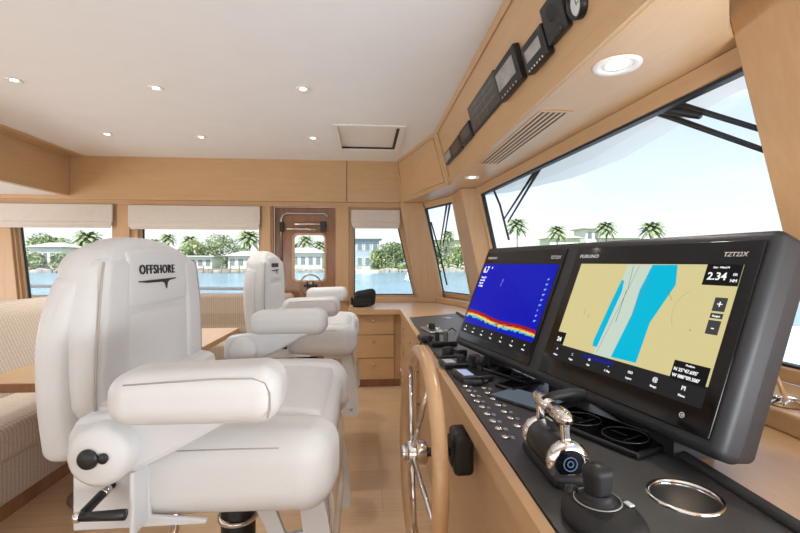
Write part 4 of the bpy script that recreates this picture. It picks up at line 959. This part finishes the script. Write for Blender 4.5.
def palm(u, vtop, wpx, y, lab, grp='palms on the far shore', zb=-.55, seed=0):
    random.seed(int(u*13+seed)); k = y/FPX; p = at(u, vtop, y=y); rad = wpx*k/2; ztop = p.z-rad*.45
    r = thing('palm_tree', lab, 'palm tree', (p.x, y, zb), grp)
    lean = random.uniform(-.5, .5)
    MB().tube([(p.x+lean, y, zb), (p.x+lean*.5, y, (zb+ztop)/2), (p.x, y, ztop)], [.24, .18, .16], 8).build('trunk', M['bark'], r)
    mb = MB()
    for i in range(42):
        az = 2*PI*i*.381966+random.uniform(-.15, .15); el = -.7+2.1*i/42; pts = []
        for j in range(6):
            t_ = j/5; rr = rad*t_*math.cos(el*.75)*1.05; pts.append(Vector((p.x+rr*math.cos(az), y+rr*math.sin(az), ztop+rad*(.85*math.sin(el)*t_*1.2-.5*t_*t_))))
        sd_ = Vector((-math.sin(az), math.cos(az), 0))
        for j in range(5):
            w0, w1 = rad*.2*math.sin(PI*min(1, (j+.4)/5.4)), rad*.2*math.sin(PI*min(1, (j+1.3)/5.6))
            dz = Vector((0, 0, rad*.10))
            mb.add([pts[j], pts[j]+sd_*w0-dz, pts[j+1]+sd_*w1-dz, pts[j+1], pts[j+1]-sd_*w1-dz, pts[j]-sd_*w0-dz], [(0, 1, 2, 3), (0, 3, 4, 5)])
    mb.build('fronds', M['palmleaf'], r)
def house(u0, u1, vtop, vbase, y, m, lab, roof=True, nwin=4, flat_=False, storeys=1):
    a, b_ = at(u0, vtop, y=y), at(u1, vbase, y=y); zt = a.z; zb = -.55
    r = thing('waterfront_house', lab, 'house', ((a.x+b_.x)/2, y+4, zb))
    w_ = b_.x-a.x
    MB().box(a.x, b_.x, y, y+8, zb, zt).build('wall', m, r)
    if flat_: MB().box(a.x-.8, b_.x+.8, y-1, y+9, zt, zt+.35).build('roof', M['roof'], r)
    else: MB().add([(a.x-1, y-1, zt), (b_.x+1, y-1, zt), (b_.x+1, y+9, zt), (a.x-1, y+9, zt), (a.x+w_*.25, y+4, zt+w_*.10+.5), (b_.x-w_*.25, y+4, zt+w_*.10+.5)], [(0, 1, 5, 4), (1, 2, 5), (2, 3, 4, 5), (3, 0, 4), (3, 2, 1, 0)]).build('roof', M['roof'], r)
    hh = (zt-zb)/storeys
    for s_ in range(storeys):
        for i in range(nwin):
            cx = a.x+w_*(i+.5)/nwin; z0 = zb+hh*s_+hh*.25
            f_ = MB().box(cx-w_*.3/nwin-.1, cx+w_*.3/nwin+.1, y-.12, y+.05, z0-.1, z0+hh*.5+.1).build('window', M['stucco'], r); MB().box(cx-w_*.3/nwin, cx+w_*.3/nwin, y-.16, y-.1, z0, z0+hh*.5).build('pane', M['winglass'], f_)
    return r
YF = 111
house(29, 62, 247, 262, YF, M['stucco'], 'low white waterfront house seen through the leftmost window', nwin=5)
house(96, 118, 252, 262, YF, M['stucco'], 'white house at the right end of the leftmost window', nwin=3)
house(150, 212, 257, 264, YF, M['stucco'], 'long low white pavilion under the trees in the middle window', nwin=8, flat_=True)
house(228, 262, 256, 264, YF, M['stucco'], 'white house by the tall palm in the middle window', nwin=4)
house(284, 322, 253, 266, YF, M['stucco'], 'grey roofed white house seen through the door window', nwin=5)
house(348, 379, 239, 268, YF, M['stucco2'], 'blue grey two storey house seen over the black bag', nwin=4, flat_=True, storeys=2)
house(550, 580, 238, 262, 130, M['stucco'], 'white terrace house beyond the windscreen, nearest the folded wiper', nwin=5)
house(586, 600, 229, 262, 134, M['stucco'], 'tall narrow white house between two palms beyond the windscreen', nwin=2, flat_=True, storeys=3)
house(602, 640, 238, 262, 132, M['stucco'], 'wide white house beyond the windscreen under the middle palm', nwin=5)
house(432, 470, 240, 262, 128, M['stucco'], 'white house rising above the mangroves in the narrow angled window', nwin=4)
for i, (u, vt, w_, m_, lab) in enumerate([
        (40, 233, 34, 'leaf', 'leafy tree above the low white roof, leftmost window'), (66, 238, 26, 'leaf', 'smaller leafy tree right of the low white roof, leftmost window'), (96, 243, 20, 'leaf2', 'pale bushy tree near the right jamb of the leftmost window'),
        (33, 253, 20, 'leaf2', 'low shrub before the low white house'), (60, 254, 18, 'leaf', 'dark low shrub before the white house, leftmost window'),
        (150, 247, 22, 'leaf', 'low tree at the left end of the middle window'), (193, 238, 26, 'leaf2', 'loose pale tree rising left of the big dome tree, middle window'), (216, 234, 40, 'leaf', 'big dome shaped tree in the centre of the middle window'), (238, 246, 22, 'leaf', 'round tree left of the tall palm, middle window'),
        (262, 248, 20, 'leaf2', 'pale tree behind the tall palm at the middle window edge'), (302, 250, 22, 'leaf', 'low tree in the lower left of the door window'), (322, 252, 20, 'leaf2', 'pale shrub in the lower right of the door window'),
        (382, 250, 20, 'leaf2', 'pale mangrove beside the blue grey house'), (396, 241, 30, 'leaf', 'tall mangrove right of the blue grey house'), (414, 239, 30, 'leaf2', 'mangrove behind the corner window post'),
        (437, 243, 28, 'leaf', 'mangrove in the left part of the narrow angled window'), (458, 244, 32, 'leaf2', 'pale mangrove in the right part of the narrow angled window'), (482, 246, 30, 'leaf', 'mangrove behind the post right of the narrow angled window')]):
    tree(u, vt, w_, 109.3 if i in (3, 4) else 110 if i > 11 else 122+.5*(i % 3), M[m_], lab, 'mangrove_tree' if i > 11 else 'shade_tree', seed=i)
for i, (u, vt, w_, lab) in enumerate([(88, 231, 26, 'palm above the near chair back, leftmost window'), (54, 237, 16, 'small palm behind the leafy trees, leftmost window'), (155, 239, 12, 'small palm at the far left of the middle window'), (168, 234, 15, 'slim palm standing alone left in the middle window'),
        (190, 236, 17, 'palm poking out of the trees in the middle window'), (249, 231, 24, 'tall full palm at the right end of the middle window'), (306, 236, 18, 'palm at the centre of the door window'), (320, 241, 16, 'palm at the right edge of the door window'), (294, 243, 14, 'palm at the left edge of the door window'),
        (448, 231, 14, 'palm above the mangroves in the narrow angled window'), (517, 219, 22, 'palm just right of the folded wiper beyond the windscreen'), (557, 226, 20, 'palm over the white terrace house beyond the windscreen'),
        (606, 222, 22, 'palm left of the topmost monitor corner, beyond the windscreen'), (652, 222, 26, 'rightmost palm above the monitor pod')]):
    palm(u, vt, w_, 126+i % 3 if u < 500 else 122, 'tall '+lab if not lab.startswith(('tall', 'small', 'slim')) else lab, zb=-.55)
# two white docks with a moored boat seen through the right hand window
r = thing('boat_dock', 'low wooden dock on posts below the trees, middle window', 'dock', at(215, 268, y=105)[:3])
a, b_ = at(196, 266, y=105), at(258, 266, y=105)
MB().box(a.x, b_.x, 104, 106.5, -.62, -.42).build('deck', M['bark'], r)
for i in range(8): x = a.x+(b_.x-a.x)*i/7; MB().cyl((x, 104, WZ-.2), (x, 104, .3), .16).build('piling', M['bark'], r)
c = at(366, 264, y=104)
r = thing('motor_boat', 'small white motor boat moored before the blue grey house', 'boat', (c.x, 104, WZ))
MB().prism([(-2.2, -.9), (1.6, -.9), (2.9, 0), (1.6, .9), (-2.2, .9)], WZ-.1, WZ+.6, T=Matrix.Translation((c.x, 104, 0))).build('hull', M['gelcoat'], r, .1)
MB().prism([(-.9, -.6), (.4, -.6), (.9, 0), (.4, .6), (-.9, .6)], WZ+.6, WZ+1.4, T=Matrix.Translation((c.x, 104, 0))).build('cabin', M['gelcoat'], r, .1)
